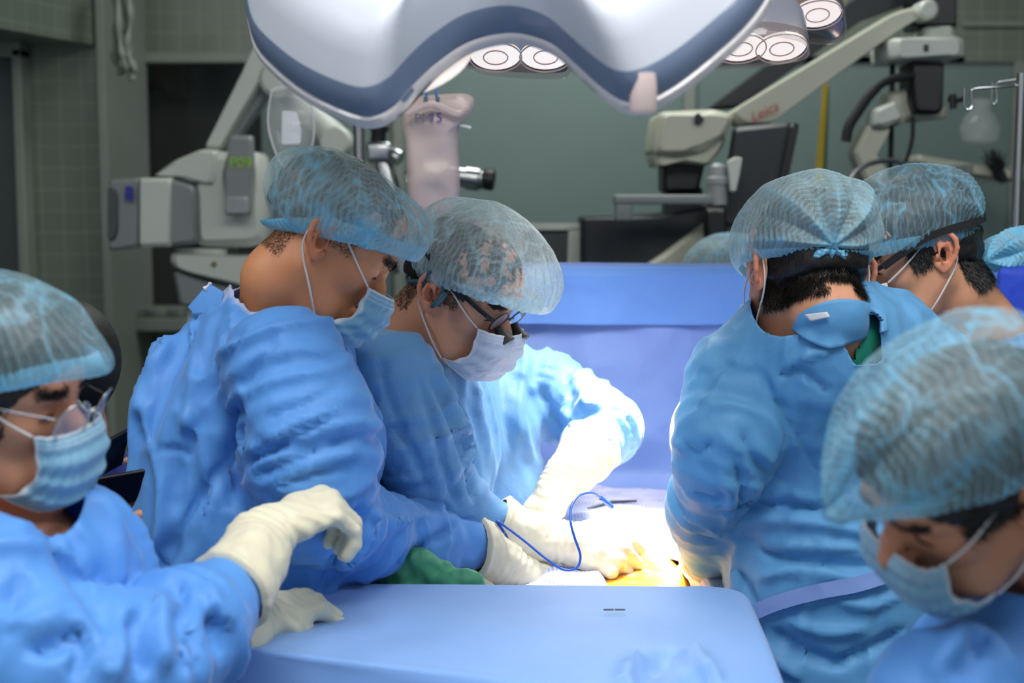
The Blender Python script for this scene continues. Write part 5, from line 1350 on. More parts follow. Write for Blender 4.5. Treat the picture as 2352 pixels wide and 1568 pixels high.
# ---- the second surgeon with loupes, far right
def person_far():
    g = thing('person', P(2290, 1300, 2.6) * (1, 1, 0), 'person at far right in left profile with a black glasses strap and pale mask', 'person')
    h = head_at(2168, 578, 2.36, (-.010, .088, 0), 180 + 6, 21, 0, 1.06)
    torso = (PL((2300, 900, 2.56), (2300, 1060, 2.58), (2300, 1300, 2.58), (2300, 1700, 2.58)), [.12, .15, .16, .17], None, .06)
    arm = (PL((2350, 860, 2.42), (2340, 1040, 2.42), (2180, 1110, 2.48), (2020, 1120, 2.55)), [.075, .07, .055, .04], None, .045, 'arm')
    arm2 = (PL((2240, 870, 2.70), (2220, 1040, 2.75), (2050, 1100, 2.70)), [.07, .06, .042], None, .045, 'arm')
    prims = [torso, arm, arm2]
    neck = ([h.w((-.030, 0, -.02)), h.w((-.040, 0, -.085)), P(2275, 790, 2.52)], [.057, .060, .072])
    o, bv, bF = body_mesh(g, h, M_SKIN_B, core_of(prims, .035), arms_of([arm, arm2]), (), neck)
    cut = cyl(h.w((-.030, 0, -.02)), P(2262, 765, 2.50), .088)
    make_legs(g, prims, 180, M_GREEN)
    make_gown(g, prims, M_GOWN_A, [cut], .16, .009, (), seed=31)
    sv, sF = hair_shell(h, [((.85, 0, -.75), .046), ((.55, 0, -1), .004)], .005)
    strands(bv, bF, h, lambda L, n: ((L[:, 0] < -.04) & (L[:, 2] > -.085) & (L[:, 2] < .03) & (L[:, 0] < -.02 + .4 * L[:, 2])) | ((L[:, 0] < .040) & (L[:, 0] > .008) & (L[:, 2] > -.012) & (L[:, 2] < .04) & (np.abs(L[:, 1]) > .05)), 13000, .016, lambda L: (-.2, 0, -1), .0006, .3, M_HAIR, g, 'hair', .25, extra=(sv, sF))
    for y_ in (1, -1): strands(bv, bF, h, lambda L, n: (L[:, 1] * y_ > 0) & (L[:, 0] > .06) & (L[:, 2] > .019) & (L[:, 2] < .031) & (np.abs(L[:, 1]) > .010) & (np.abs(L[:, 1]) < .052), 550, .009, lambda L: (-.4, np.sign(L[1]), .15), .0006, .2, M_LASH, g, 'eyebrow', .2)
    make_cap(g, h, ((.006, 0, .022), (.110, .083), -15, 0, .012), ((.000, 0, .056), (.128, .096, .088)), gather=((-.098, .030, .006), 7, .005, .10), seed=34, mat=M_CAP_THIN, dense=.0, puff=[((.1, 0, .075), .05, .016, (.9, 0, -.1))])
    # the loose tail of the cap behind the strap
    h2 = Head(h.w((-.140, .02, -.052)), 180 + 6, 18, 0, 1.0)
    make_cap(g, h2, ((.0, 0, -.012), (.040, .035), 0, 0, 0), ((-.012, 0, .000), (.062, .045, .030)), name='cap_tail', nu=260, nv=100, seed=37, dense=.45, gather=((.05, .02, .0), 6, .012, .09))
    make_mask(g, h, M_MASK_PALE)
    loupes(g, h); cen = h.w((0, 0, .03))
    strap(g, [h.w(q) for q in [(.085, .070, .010), (.050, .082, .022), (.010, .092, .032), (-.040, .090, .030), (-.085, .068, .022), (-.118, .020, .018), (-.110, -.040, .020), (-.06, -.085, .03), (.02, -.090, .032), (.085, -.070, .010)]], .0062, cen=cen, th=.003)
    return g, h
farsurgeon, H_D = person_far()

# ---- the masked nurse at the lower right, closest to the camera
def person_nurse():
    g = thing('person', P(2330, 1600, 1.32) * (1, 1, 0), 'blurred person at lower right looking down, large blue cap and pale blue mask', 'person')
    h = head_at(2112, 1232, 1.29, (.085, .031, .001), 180 + 12, 34, -20, .96)
    torso = (PL((2330, 1640, 1.42), (2340, 1760, 1.42), (2350, 2000, 1.42), (2350, 2600, 1.42)), [.105, .14, .15, .16], None, .06)
    yoke = (PL((2190, 1590, 1.33), (2330, 1560, 1.42), (2440, 1600, 1.54)), [.060, .062, .06], None, .06)
    arm = (PL((2150, 1640, 1.30), (2120, 1900, 1.28), (2050, 2100, 1.36)), [.07, .06, .045], None, .05, 'arm')
    nape = (PL((2360, 1560, 1.42)) + [h.w((-.075, 0, -.185))], [.085, .078], None, .05)
    prims = [torso, yoke, nape, arm]
    neck = ([h.w((-.030, 0, -.02)), h.w((-.036, 0, -.085)), h.w((-.062, 0, -.175))], [.050, .050, .058])
    o, bv, bF = body_mesh(g, h, M_SKIN_E, core_of(prims, .035), arms_of([arm]), (), neck, fine=.0026)
    cut = cyl(h.w((-.030, 0, -.02)), h.w((-.045, 0, -.115)), .074)
    ST = [([(2130, 1568), (2180, 1500), (2230, 1430)], 30, .014), ([(2190, 1568), (2240, 1500), (2280, 1440)], 24, -.012)]
    make_legs(g, prims, 180, M_GREEN)
    make_gown(g, prims, M_GOWN_F, [cut], .16, .009, ST, seed=41, trim_on=False)
    sv, sF = hair_shell(h, [((.9, 0, -.75), .040), ((-.2, 0, -1), .070)], .008)
    strands(bv, bF, h, lambda L, n: ((L[:, 0] < -.03) & (L[:, 2] > -.09) & (L[:, 2] < .03)) | ((L[:, 0] < .058) & (L[:, 0] > .0) & (L[:, 2] > -.002) & (L[:, 2] < .06) & (np.abs(L[:, 1]) > .042)), 9000, .018, lambda L: (-.6, 0, -.6), .0007, .25, M_HAIR, g, 'hair', .2, extra=(sv, sF))
    for y_ in (1, -1): strands(bv, bF, h, lambda L, n: (L[:, 1] * y_ > 0) & (L[:, 0] > .06) & (L[:, 2] > .019) & (L[:, 2] < .029) & (np.abs(L[:, 1]) > .010) & (np.abs(L[:, 1]) < .050), 350, .008, lambda L: (-.4, np.sign(L[1]), .15), .0005, .2, M_LASH, g, 'eyebrow', .2)
    make_cap(g, h, ((.004, 0, .046), (.110, .084), -14, 0, .0), ((-.006, 0, .074), (.126, .104, .088)), gather=((.112, -.010, .066), 5, .010, .14), seed=44, mat=M_CAP_THIN, rib=.0002, pleat=.0010, puff=[((.112, -.0, .060), .030, .022, (1, -.1, -.1))], contrast=.9)
    make_mask(g, h, M_MASK, C0=[(.108, -.018), (.124, -.036), (.122, -.070), (.110, -.098), (.094, -.112)])
    return g, h
nurse, H_E = person_nurse()

# ---- the scrub nurse at the left with round glasses, reaching over the tray
def person_scrub():
    g = thing('person', P(60, 1600, 1.55) * (1, 1, 0), 'blurred person at lower left in round wire glasses, gloved hand reaching over the tray', 'person')
    h = head_at(112, 950, 1.50, (.085, -.031, .001), -10, 8, 6, .95)
    torso = (PL((110, 1340, 1.60), (90, 1450, 1.60), (70, 1700, 1.60), (70, 2300, 1.60)), [.105, .14, .15, .16], None, .06)
    yoke = (PL((-60, 1340, 1.44), (50, 1320, 1.52), (150, 1345, 1.64)), [.075, .060, .050], None, .06)
    arm = (PL((-20, 1400, 1.42), (110, 1560, 1.38), (300, 1540, 1.44), (430, 1450, 1.54), (540, 1345, 1.63)), [.085, .085, .076, .064, .044], None, .045, 'arm')
    arm2 = (PL((215, 1370, 1.66), (330, 1500, 1.68), (470, 1490, 1.72), (545, 1455, 1.77)), [.06, .055, .048, .036], None, .045, 'arm')
    front = (PL((120, 1270, 1.55), (110, 1360, 1.56)), [.070, .090], None, .05)
    prims = [torso, yoke, front, arm, arm2]
    neck = ([h.w((-.030, 0, -.02)), h.w((-.040, 0, -.085)), P(40, 1240, 1.57)], [.048, .050, .062])
    w1 = P(620, 1215, 1.72)
    h1 = hand_prims(w1, P(745, 1165, 1.76) - w1, (-.30, -.50, .80), 1, [(62, 40, 25), (58, 45, 30), (55, 50, 30), (50, 50, 30)], .98, .8)
    w2 = P(590, 1420, 1.81)
    h2 = hand_prims(w2, (.75, .55, .10), (-.1, -.3, .9), -1, [(45, 60, 35)] * 4, .90, .8)
    o, bv, bF = body_mesh(g, h, M_SKIN_E, core_of(prims, .035), arms_of([arm, arm2]), (), neck, fine=.0026)
    cut = cyl(h.w((-.030, 0, -.04)), P(48, 1120, 1.50), .070)
    c1 = endcut(P(538, 1346, 1.63), P(538, 1346, 1.63) - P(430, 1450, 1.54), .07)
    c2 = endcut(P(545, 1455, 1.77), P(545, 1455, 1.77) - P(470, 1490, 1.72), .06)
    ST = [([(60, 1300), (30, 1370), (0, 1400)], 20, -.012), ([(100, 1190), (160, 1300), (230, 1400), (290, 1480)], 20, -.012), ([(150, 1180), (230, 1290), (280, 1400)], 18, .008),
          ([(300, 1400), (320, 1470), (330, 1560)], 22, -.020), ([(260, 1420), (270, 1500), (250, 1568)], 20, .014), ([(400, 1320), (420, 1400), (430, 1480), (440, 1560)], 22, -.018), ([(370, 1350), (370, 1450), (380, 1550)], 20, .014),
          ([(470, 1330), (500, 1400), (540, 1440)], 18, .012), ([(480, 1400), (500, 1450), (510, 1520)], 18, -.016), ([(180, 1440), (190, 1500), (160, 1568)], 18, -.016), ([(60, 1500), (130, 1480), (190, 1450)], 18, -.014), ([(20, 1440), (90, 1430), (160, 1400)], 18, .012)]
    make_legs(g, prims, 0, M_GREEN)
    make_gown(g, prims, M_GOWN_F, [cut, c1, c2], .18, .0080, ST, seed=51, macro=.014, trim_on=False)
    make_glove(g, P(430, 1450, 1.54), P(540, 1345, 1.63), w1, h1, .043, back=.02)
    make_glove(g, P(470, 1490, 1.72), P(545, 1455, 1.77), w2, h2, .034)
    sv, sF = hair_shell(h, [((.9, 0, -.75), .042), ((-.2, 0, -1), .080)], .008)
    strands(bv, bF, h, lambda L, n: ((L[:, 0] < -.03) & (L[:, 2] > -.09) & (L[:, 2] < .03)) | ((L[:, 0] < .050) & (L[:, 0] > .0) & (L[:, 2] > -.02) & (L[:, 2] < .06) & (np.abs(L[:, 1]) > .042)), 9000, .020, lambda L: (-.6, 0, -.6), .0007, .25, M_HAIR, g, 'hair', .2, extra=(sv, sF))
    for y_ in (1, -1): strands(bv, bF, h, lambda L, n: (L[:, 1] * y_ > 0) & (L[:, 0] > .06) & (L[:, 2] > .021) & (L[:, 2] < .031) & (np.abs(L[:, 1]) > .010) & (np.abs(L[:, 1]) < .050), 350, .008, lambda L: (-.4, np.sign(L[1]), .15), .0005, .2, M_LASH, g, 'eyebrow', .2)
    make_cap(g, h, ((.002, 0, .034), (.110, .084), -20, 0, .0), ((-.004, 0, .062), (.126, .098, .084)), gather=((-.11, .02, .02), 5, .006, .10), seed=54, mat=M_CAP_THIN, rib=.0003, puff=[((.115, -.01, .062), .035, .024, (1, 0, .1))], contrast=.8)
    make_mask(g, h, M_MASK, C0=[(.116, -.016), (.130, -.036), (.128, -.072), (.116, -.102), (.098, -.116)])
    e = thing_part('glasses', g, h)
    for y in (1, -1):
        ring = lambda r: [h.w((.122 + .006 * math.sin(a) - .014 * abs(math.cos(a)) * (1 if math.cos(a) > 0 else 0), (.034 + r * math.cos(a)) * y, -.004 + r * math.sin(a))) for a in np.linspace(0, 2 * math.pi, 33)]
        MB().tube(ring(.0255), .0011, 8, caps=False).build('lens_rim', M_STEEL, e)
        m = MB(); m.prism(ring(.0250)[:-1], h.M @ np.array([.0010, 0, 0])); m.build('lens', M_LENS, e)
        MB().tube(h.w(curve_pts([(.108, .060 * y, .006), (.060, .076 * y, .012), (.0, .082 * y, .018), (-.02, .082 * y, .010)], 20)), .0010, 6).build('temple_arm', M_STEEL, e)
    MB().tube(h.w(curve_pts([(.122, .010, .004), (.127, 0, .008), (.122, -.010, .004)], 9)), .0010, 6).build('bridge', M_STEEL, e)
    return g, h
scrub, H_F = person_scrub()

# ---- someone in dark navy behind the scrub nurse, holding a phone
def person_phone():
    g = thing('person', P(200, 1500, 2.2) * (1, 1, 0), 'dark haired person in navy half hidden at left, bare hand holding up a black phone', 'person')
    h = head_at(140, 868, 2.28, (0, 0, 0), 75, 10, 0, .92)
    torso = (PL((170, 1130, 2.30), (175, 1250, 2.30), (170, 1500, 2.30), (170, 1800, 2.30)), [.10, .125, .13, .15], None, .06)
    arm = (PL((130, 1120, 2.20), (120, 1280, 2.10), (170, 1210, 2.06)), [.06, .05, .036], None, .04, 'arm')
    arm2 = (PL((250, 1110, 2.34), (262, 1260, 2.30), (230, 1220, 2.15)), [.052, .045, .034], None, .04, 'arm')
    prims = [torso, arm, arm2]
    neck = ([h.w((-.030, 0, -.02)), h.w((-.035, 0, -.085)), P(165, 1040, 2.30)], [.050, .052, .062])
    w1 = P(196, 1208, 1.98)
    h1 = hand_prims(w1, (.72, .05, .35), (.1, .55, -.8), 1, [(15, 35, 45), (20, 40, 45), (25, 45, 45), (30, 45, 45)], .92, .2)
    arm_b = ([P(120, 1290, 2.10), P(170, 1245, 2.03), w1], [.03, .026, .024], None, .02, 'arm')
    o, bv, bF = body_mesh(g, h, M_SKIN_E, core_of(prims, .035), arms_of([arm, arm2]) + [(arm_b[0], arm_b[1])], [h1], neck, fine=.0035)
    make_legs(g, prims, 75, M_NAVY)
    make_gown(g, prims, M_NAVY, [cyl(h.w((-.030, 0, -.02)), P(165, 1030, 2.28), .08)], .04, .012, (), name='scrub_shirt', seed=61, trim_on=False)
    sv, sF = hair_shell(h, [((.85, 0, -.2), .055), ((-.2, 0, -1), .10)], .012)
    fd = Field(P(150, 860, 2.28) - .25, P(150, 860, 2.28) + .25, .006)
    fd.chain([h.w((-.02, .05, .06)), h.w((-.02, .078, -.02)), h.w((.0, .082, -.09)), h.w((.01, .075, -.14))], [.06, .035, .028, .012], .03)
    fd.ell(h.w((-.02, 0, .03)), (.118, .098, .108), h.M, .02)
    v2, F2 = fd.mesh(1)
    obj('hair', v2, F2, M_HAIR, g)
    # phones, held by the hand: things of their own
    def phone(c, u, v_, n, label, size=(.066, .135, .008)):
        t = thing('phone', c, label, 'phone')
        M = np.stack([nrm(u), nrm(v_), nrm(n)], 1)
        m = MB(); m.box(c, size, M, .0035); m.build('phone_body', M_BLACK, t)
        m = MB(); m.box(np.array(c) - M[:, 2] * .0042, (size[0] * .92, size[1] * .94, .0006), M); m.build('screen', M_EYEGLASS, t)
        m = MB(); m.box(np.array(c) + M @ np.array([-size[0] * .22, size[1] * .36, .0052]), (.028, .030, .003), M, .001); m.build('camera_bump', M_DSTEEL, t)
        return t
    phone(P(222, 1142, 1.94), (.25, -.2, .9), (.93, .1, .15), (.1, .9, .25), 'black phone lying in the bare hand beside the light blue mask')
    phone(P(244, 1048, 2.06), (.3, -.4, .8), (.6, .7, .3), (-.6, .5, .4), 'dark phone edge with a metal rim above the other phone', (.07, .07, .008))
    return g, h
M_EYEGLASS = plain('black_glass', srgb(10, 10, 14), .08)
phoneperson, H_H = person_phone()

# ---- the anaesthetist whose cap shows over the screen drape
def person_anaesthetist():
    g = thing('person', P(1665, 900, 3.5) * (1, 1, 0), 'person hidden behind the blue screen drape with only a blue bouffant cap showing', 'person')
    h = head_at(1668, 640, 3.5, (0, 0, .03), 200, 10, 0, 1.0)
    torso = (PL((1680, 850, 3.5), (1680, 1000, 3.5), (1680, 1300, 3.5), (1680, 1700, 3.5)), [.11, .15, .15, .16], None, .06)
    prims = [torso, (PL((1560, 830, 3.5), (1680, 800, 3.5), (1800, 830, 3.5)), [.07, .06, .07], None, .05)]
    neck = ([h.w((-.030, 0, -.02)), h.w((-.035, 0, -.085)), P(1680, 780, 3.5)], [.050, .052, .062])
    body_mesh(g, h, M_SKIN_E, core_of(prims, .03), (), (), neck, fine=.004)
    make_legs(g, prims, 200, M_GREEN)
    make_gown(g, prims, M_GREEN, [cyl(h.w((0, 0, 0)), P(1680, 770, 3.5), .08)], .03, .014, (), name='scrub_shirt', seed=71, it=30, trim_on=False)
    sv, sF = hair_shell(h, [((.8, 0, -.9), .046), ((-.25, 0, -1), .03)], .004); obj('hair', sv, sF, M_HAIR, g)
    make_cap(g, h, ((.0, 0, .02), (.108, .084), -12, 0, 0), ((0, 0, .055), (.116, .096, .088)), gather=((-.1, .03, .01), 6, .007, .10), seed=74, nu=260, nv=90, dense=.15)
    make_mask(g, h, M_MASK)
    return g
anaesthetist = person_anaesthetist()
# ------------------------------------------------------------------ operating table, patient, drapes
def grid_obj(name, X, Y, Zf, mat=None, parent=None, thick=.002, attrs=None):
    """cloth over a regular grid; Zf(x, y) -> point"""
    nx, ny = len(X), len(Y); V = np.array([[Zf(x, y) for x in X] for y in Y]).reshape(-1, 3)
    ii, jj = np.meshgrid(np.arange(ny - 1), np.arange(nx - 1), indexing='ij')
    q = np.stack([ii * nx + jj, ii * nx + jj + 1, (ii + 1) * nx + jj + 1, (ii + 1) * nx + jj], -1).reshape(-1, 4)
    return V, q
def smooth01(t): t = np.clip(t, 0, 1); return t * t * (3 - 2 * t)
TX = .115   # middle of the table
g = thing('operating_table', (TX, 2.3, 0), 'operating table hidden under the blue drapes between the surgeons', 'table')
MB().box((TX, 2.35, .755), (.44, 2.0, .07), bev=.02).build('mattress', M_BLACK, g)
MB().box((TX, 2.35, .705), (.42, 1.9, .03), bev=.008).build('table_top', M_STEEL, g)
MB().box((TX, 2.45, .38), (.22, .30, .64), bev=.02).build('column', M_STEEL, g)
MB().box((TX, 2.40, .04), (.42, .90, .08), bev=.02).build('base', M_DSTEEL, g)
# patient: trunk, head beyond the screen, arms at the sides, legs
n = NT('iodine_skin'); bl = n.noise(26, 4, .6); by = n.noise(55, 4, .6)
c = n.mix(n.ramp(bl, (.36, srgb(214, 140, 96)), (.62, srgb(226, 168, 60))), srgb(206, 110, 50), srgb(206, 110, 50))
c = n.ramp(bl, (.30, srgb(216, 150, 110)), (.50, srgb(230, 165, 40)), (.66, srgb(204, 108, 24)))
c = n.mix(n.math('MULTIPLY', n.math('SUBTRACT', by, .62), 14, True), c, srgb(112, 34, 18))
n.set(Base_Color=c, Roughness=.3); n.b.inputs['Subsurface Weight'].default_value = .1; n.b.inputs['Subsurface Scale'].default_value = .006
n.l(n.bump(n.noise(70, 4), .5, .004), n.b.inputs['Normal']); M_IOD = n.m
g = thing('person', (TX, 2.4, .85), 'person lying under the drapes, only iodine yellow skin around the wound showing', 'person')
hp = Head((TX, 3.33, .93), 90, -78, 0, 1.0)
fd = Field((-.25, .95, .78), (.50, 3.55, 1.12), .016, [((-.05, 2.1, .9), (.36, 2.7, 1.06), .007)])
for x in (-.07, .07): fd.chain([(TX + x, 2.10, .93), (TX + x * 1.2, 1.62, .925), (TX + x * 1.2, 1.15, .90)], [.085, .062, .045], .04, .02); fd.chain([(TX + x * 1.2, 1.15, .90), (TX + x * 1.4, 1.06, .96)], [.04, .03], .02)
fd.chain([(TX, 2.12, .935), (TX, 2.45, .945), (TX, 2.80, .945), (TX, 2.96, .93)], [.205, .205, .205, .13], .05, .04, (np.array([0, 0, 1.0]), .46))
for x in (-1, 1): fd.chain([(TX + x * .095, 2.10, .945), (TX + x * .095, 2.85, .945)], [.092, .092], .04)
for x in (-1, 1): fd.chain([(TX + x * .16, 2.90, .93), (TX + x * .20, 2.62, .90), (TX + x * .19, 2.36, .90), (TX + x * .18, 2.26, .90)], [.052, .042, .034, .03], .03, .02)
fd.chain([(TX, 2.95, .93), (TX, 3.22, .94)], [.062, .055], .03)
fd.ell((TX, 3.33, .95), (.075, .115, .095)); fd.ell((TX, 3.28, 1.01), (.05, .07, .05), None, .03)
fd.ell((.206, 2.37, 1.055), (.026, .050, .016), None, .012, True)
v, F = fd.mesh(1); v[:, 2] -= .052; obj('body', v, F, M_IOD, g)
m = MB(); r_ = np.random.default_rng(3)
fd = Field((.14, 2.28, .94), (.29, 2.47, 1.01), .003)
for k in range(46):
    a = r_.uniform(0, 6.28); q = np.array([.206 + .022 * math.cos(a) * r_.uniform(.5, 1.1), 2.37 + .045 * math.sin(a) * r_.uniform(.5, 1.1), 0.976 + r_.uniform(-.006, .004)])
    fd.ell(q, np.array([.008, .010, .006]) * r_.uniform(.35, .8), None, .003)
v, F = fd.mesh(1)
nt = NT('wound_tissue'); cc = nt.ramp(nt.noise(120, 4), (.35, srgb(150, 30, 20)), (.55, srgb(214, 96, 60)), (.7, srgb(240, 190, 110)))
nt.set(Base_Color=cc, Roughness=.15); o = obj('wound', v, F, nt.m, g); o['label'] = 'raw red and yellow tissue of the wound edge'

# sheet over the patient with a window at the wound
def body_z(x, y):
    u = (x - TX) / .235; top = .989 - .02 * np.abs(u) ** 2.5
    top = np.where(y < 2.05, 0.989 - .04 * smooth01((2.05 - y) / .3), top)
    return top
def sheet_point(s, y, seed=0, lift=0.0):
    """s: distance across from the middle; beyond the shoulder of the body the cloth hangs"""
    w_ = .225; a = abs(s); sg = 1 if s > 0 else -1
    if a < w_: x, z = TX + s, float(body_z(TX + s, y))
    else:
        t = a - w_; x = TX + sg * (w_ + .03 * (1 - math.exp(-t / .03))); z = float(body_z(TX + sg * w_, y)) - max(0, t - .02)
        x += sg * .018 * math.sin(y * 22 + seed) * min(1, t / .25)
    return x, y, z + lift
S = np.linspace(-.75, .75, 150); Yv = np.linspace(1.45, 3.02, 170)
V, q = grid_obj('x', S, Yv, lambda s, y: sheet_point(s, y), None)
dz_ = fbm(V, 9, 3, 3) * .008; V[:, 2] += dz_ + fbm(V, 26, 8, 2) * .003
hole = lambda v, m: np.maximum(np.abs(v[:, 0] - (TX + .118)) - (.072 + m), np.abs(v[:, 1] - 2.27) - (.23 + m))
keep = (hole(V, .06)[q].max(1) > 0); v1, q1 = compact(V, q, keep)
o = obj('patient_sheet', v1, q1, M_DRAPE); tag(o, 'blue sheet hanging over the patient and both sides of the operating table', 'sheet')
s_ = o.modifiers.new('t', 'SOLIDIFY'); s_.thickness = .002
nt = NT('dotted_white_drape'); vo = nt.n('ShaderNodeTexVoronoi'); vo.inputs['Scale'].default_value = 150; vo.inputs['Randomness'].default_value = .0; nt.l(nt.co(), vo.inputs['Vector'])
dt = nt.math('LESS_THAN', vo.outputs['Distance'], .28)
stn = nt.math('MULTIPLY', nt.math('SUBTRACT', nt.noise(34, 3), .66), 9, True)
cc = nt.mix(dt, srgb(206, 212, 238), srgb(128, 140, 200)); cc = nt.mix(stn, cc, srgb(150, 96, 60))
nt.set(Base_Color=cc, Roughness=.55); nt.l(nt.bump(nt.noise(24, 3), .4, .004), nt.b.inputs['Normal']); M_DOT = nt.m
S2 = np.linspace(-.30, .30, 150); Y2 = np.linspace(1.95, 2.98, 200)
V, q = grid_obj('x', S2, Y2, lambda s, y: sheet_point(s, y, 0, .007), None)
V[:, 2] += fbm(V, 9, 3, 3) * .008 + fbm(V, 14, 18, 2) * .004 + .004
keep = (hole(V, 0)[q].max(1) > 0); v2, q2 = compact(V, q, keep); v2[:, 2] -= np.clip(1 - hole(v2, 0) / .022, 0, 1) ** 1.5 * .034
o = obj('incise_drape', v2, q2, M_DOT); tag(o, 'white dotted drape with an opening around the lit wound', 'drape'); s_ = o.modifiers.new('t', 'SOLIDIFY'); s_.thickness = .0015

# screen drape between the field and the head end
x0, x1 = P(1120, 700, 3.08)[0], P(2352, 700, 3.08)[0] + .35
Xs = np.linspace(x0, x1, 170); T = np.linspace(0, 1, 130)
ztop = P(1300, 602, 3.08)[2]
def scr(x, t):
    L = .58; y = 3.08; z = ztop - t * L
    if t < .04: y += .012 * math.cos(t / .04 * math.pi / 2) ; z = ztop - .012 * (1 - math.sin(t / .04 * math.pi / 2)) * 0 - t * L
    if t > .78: k = (t - .78) / .22; y -= .30 * k ** 1.6; z = ztop - .78 * L - .22 * L * (k ** .75)
    sag = .012 * math.sin((x - x0) * 3.0); y += .010 * math.sin(x * 17 + t * 2) * t + .006 * math.sin(x * 31 - t * 3) * t
    return (x, y, z - sag * .3)
V, q = grid_obj('x', Xs, T, scr)
V[:, 1] += fbm(V, 6, 5, 3) * .012
for px, dd in (((1310, 720, 1310, 1050), -.008), ((1500, 720, 1490, 1000), .006), ((1150, 955, 1560, 950), -.006), ((1400, 950, 1560, 945), .005)):
    pass
V = crumple(V, q, .018, None, it=70, bend=.5, anchor=.01, seed=5)
g = thing('screen_drape', ((x0 + x1) / 2, 3.09, 0), 'blue screen drape hung across the table between surgeons and the head end', 'drape')
o = obj('drape_sheet', V, q, M_DRAPE, g); s_ = o.modifiers.new('t', 'SOLIDIFY'); s_.thickness = .002
def fold(x, t): a = scr(x, .015 + t * .215); return (a[0], a[1] - .024 - .004 * math.sin(x * 9), a[2] + .001)
V, q = grid_obj('x', Xs, np.linspace(0, 1, 50), fold); V[:, 1] += fbm(V, 7, 15, 3) * .005
o = obj('folded_top_band', V, q, gown('drape_band_cloth', srgb(118, 168, 244), srgb(98, 148, 240)), g); s_ = o.modifiers.new('t', 'SOLIDIFY'); s_.thickness = .002
MB().tube([(x0 - .01, 3.102, ztop - .016), (x1, 3.102, ztop - .016)], .008, 10).build('cross_bar', M_STEEL, g)
MB().tube([(x1 - .05, 3.10, ztop), (x1 - .05, 3.10, 0)], .011, 10).build('support_post', M_STEEL, g)
MB().tube([(x0 + .02, 3.12, ztop), (x0 + .02, 3.12, 0)], .011, 10).build('support_post', M_STEEL, g)
# blue cloth hanging behind the far right head
o_ = P(2310, 600, 2.9)
V, q = grid_obj('x', np.linspace(P(2296, 600, 2.86)[0], P(2296, 600, 2.86)[0] + .35, 40), np.linspace(0, 1, 60), lambda x, t: (x, 2.86 + .012 * math.sin(x * 40 + t), ztop - t * 1.2 + .004))
o = obj('hanging_cloth', V, q, M_NAVYB if False else gown('royal_blue_cloth', srgb(44, 84, 220), srgb(34, 66, 200))); tag(o, 'royal blue cloth hanging at the right edge behind the loupe wearer', 'cloth'); s_ = o.modifiers.new('t', 'SOLIDIFY'); s_.thickness = .003

# ------------------------------------------------------------------ draped instrument stand in front
ZT = 1.05
cor = [Pz(715, 1340, ZT), Pz(1695, 1348, ZT), Pz(1810, 1640, ZT), Pz(548, 1480, ZT)]
def rounded(poly_, r, n=10):
    out = []; k = len(poly_)
    for i in range(k):
        a, b, c_ = poly_[i - 1], poly_[i], poly_[(i + 1) % k]; u = nrm(a - b); v_ = nrm(c_ - b)
        e = np.linalg.norm(c_ - b)
        for t in np.linspace(0, 1, n): out.append((b + u * r[i]) * (1 - t) ** 2 + 2 * b * t * (1 - t) + (b + v_ * r[i]) * t * t)
        for t in np.linspace(0, 1, 40)[1:-1]:
            p0 = b + v_ * r[i]; p1 = c_ - v_ * r[(i + 1) % k]; out.append(p0 * (1 - t) + p1 * t)
    return np.array(out)
ring = rounded(cor, [.10, .05, .05, .03]); cen = ring.mean(0); n = len(ring)
outw = nrm((ring - cen) * (1, 1, 0)); V = []
prof = []
for k in range(1, 26): prof.append((k / 26, 0, 'top'))
for k in range(0, 7): a = k / 6 * math.pi / 2; prof.append((math.sin(a) * .016, (1 - math.cos(a)) * .016, 'edge'))
for k in range(1, 56): prof.append((.016 + k * .0026, .016 + k * .0125, 'side'))
arc = np.cumsum(np.linalg.norm(np.diff(np.vstack([ring, ring[:1]]), axis=0), axis=1))
for a, b, kind in prof:
    if kind == 'top': p = cen + (ring - cen) * a; p = p + np.array([0, 0, 1]) * (fbm(p, 7, 4, 2) * .006 * (1 - a * .5))[:, None]
    else:
        p = ring + outw * a - np.array([0, 0, b])
        if kind == 'side':
            f = np.sin(arc * 19 + 1.0) * .5 + np.sin(arc * 37 + 2) * .3; p = p + outw * (f * .030 * min(1, (b - .016) / .22))[:, None]
    V.append(p)
V = np.concatenate([[cen]] + [v_ for v_ in V]); rows = len(prof)
Fs = [(0, 1 + j, 1 + (j + 1) % n) for j in range(n)]
Q = np.array([(1 + i * n + j, 1 + (i + 1) * n + j, 1 + (i + 1) * n + (j + 1) % n, 1 + i * n + (j + 1) % n) for i in range(rows - 1) for j in range(n)])
Q = Q[:, ::-1].copy(); Fs = [f[::-1] for f in Fs]
V = crumple(V, Q, .010, None, it=50, bend=.5, anchor=.02, seed=9)
# tented folds at the near right and a ridge along the near edge
for st in [([(1470, 1500), (1450, 1540), (1430, 1580)], 16, .016), ([(1560, 1490), (1500, 1530), (1470, 1580)], 20, -.016), ([(1590, 1485), (1610, 1520), (1650, 1570)], 14, .018), ([(1620, 1540), (1590, 1570), (1560, 1600)], 18, -.014),
           ([(560, 1492), (760, 1520), (1000, 1545), (1240, 1568)], 8, .004)]: V = stroke(V, Q, *st)
gt = thing('instrument_stand', cen * (1, 1, 0), 'instrument stand under a smooth light blue cover filling the bottom foreground', 'stand')
allf = Fs + [tuple(x) for x in Q.tolist()]
o = obj('stand_cover', V, allf, M_TRAY, gt); s_ = o.modifiers.new('t', 'SOLIDIFY'); s_.thickness = .002
rr = cen + (ring - cen) * .93 - np.array([0, 0, .050]); MB().prism(rr[::6], (0, 0, .012)).build('tray', M_STEEL, gt)
MB().tube([cen - (0, 0, .05), (cen[0], cen[1], .06)], .018, 14).build('post', M_STEEL, gt)
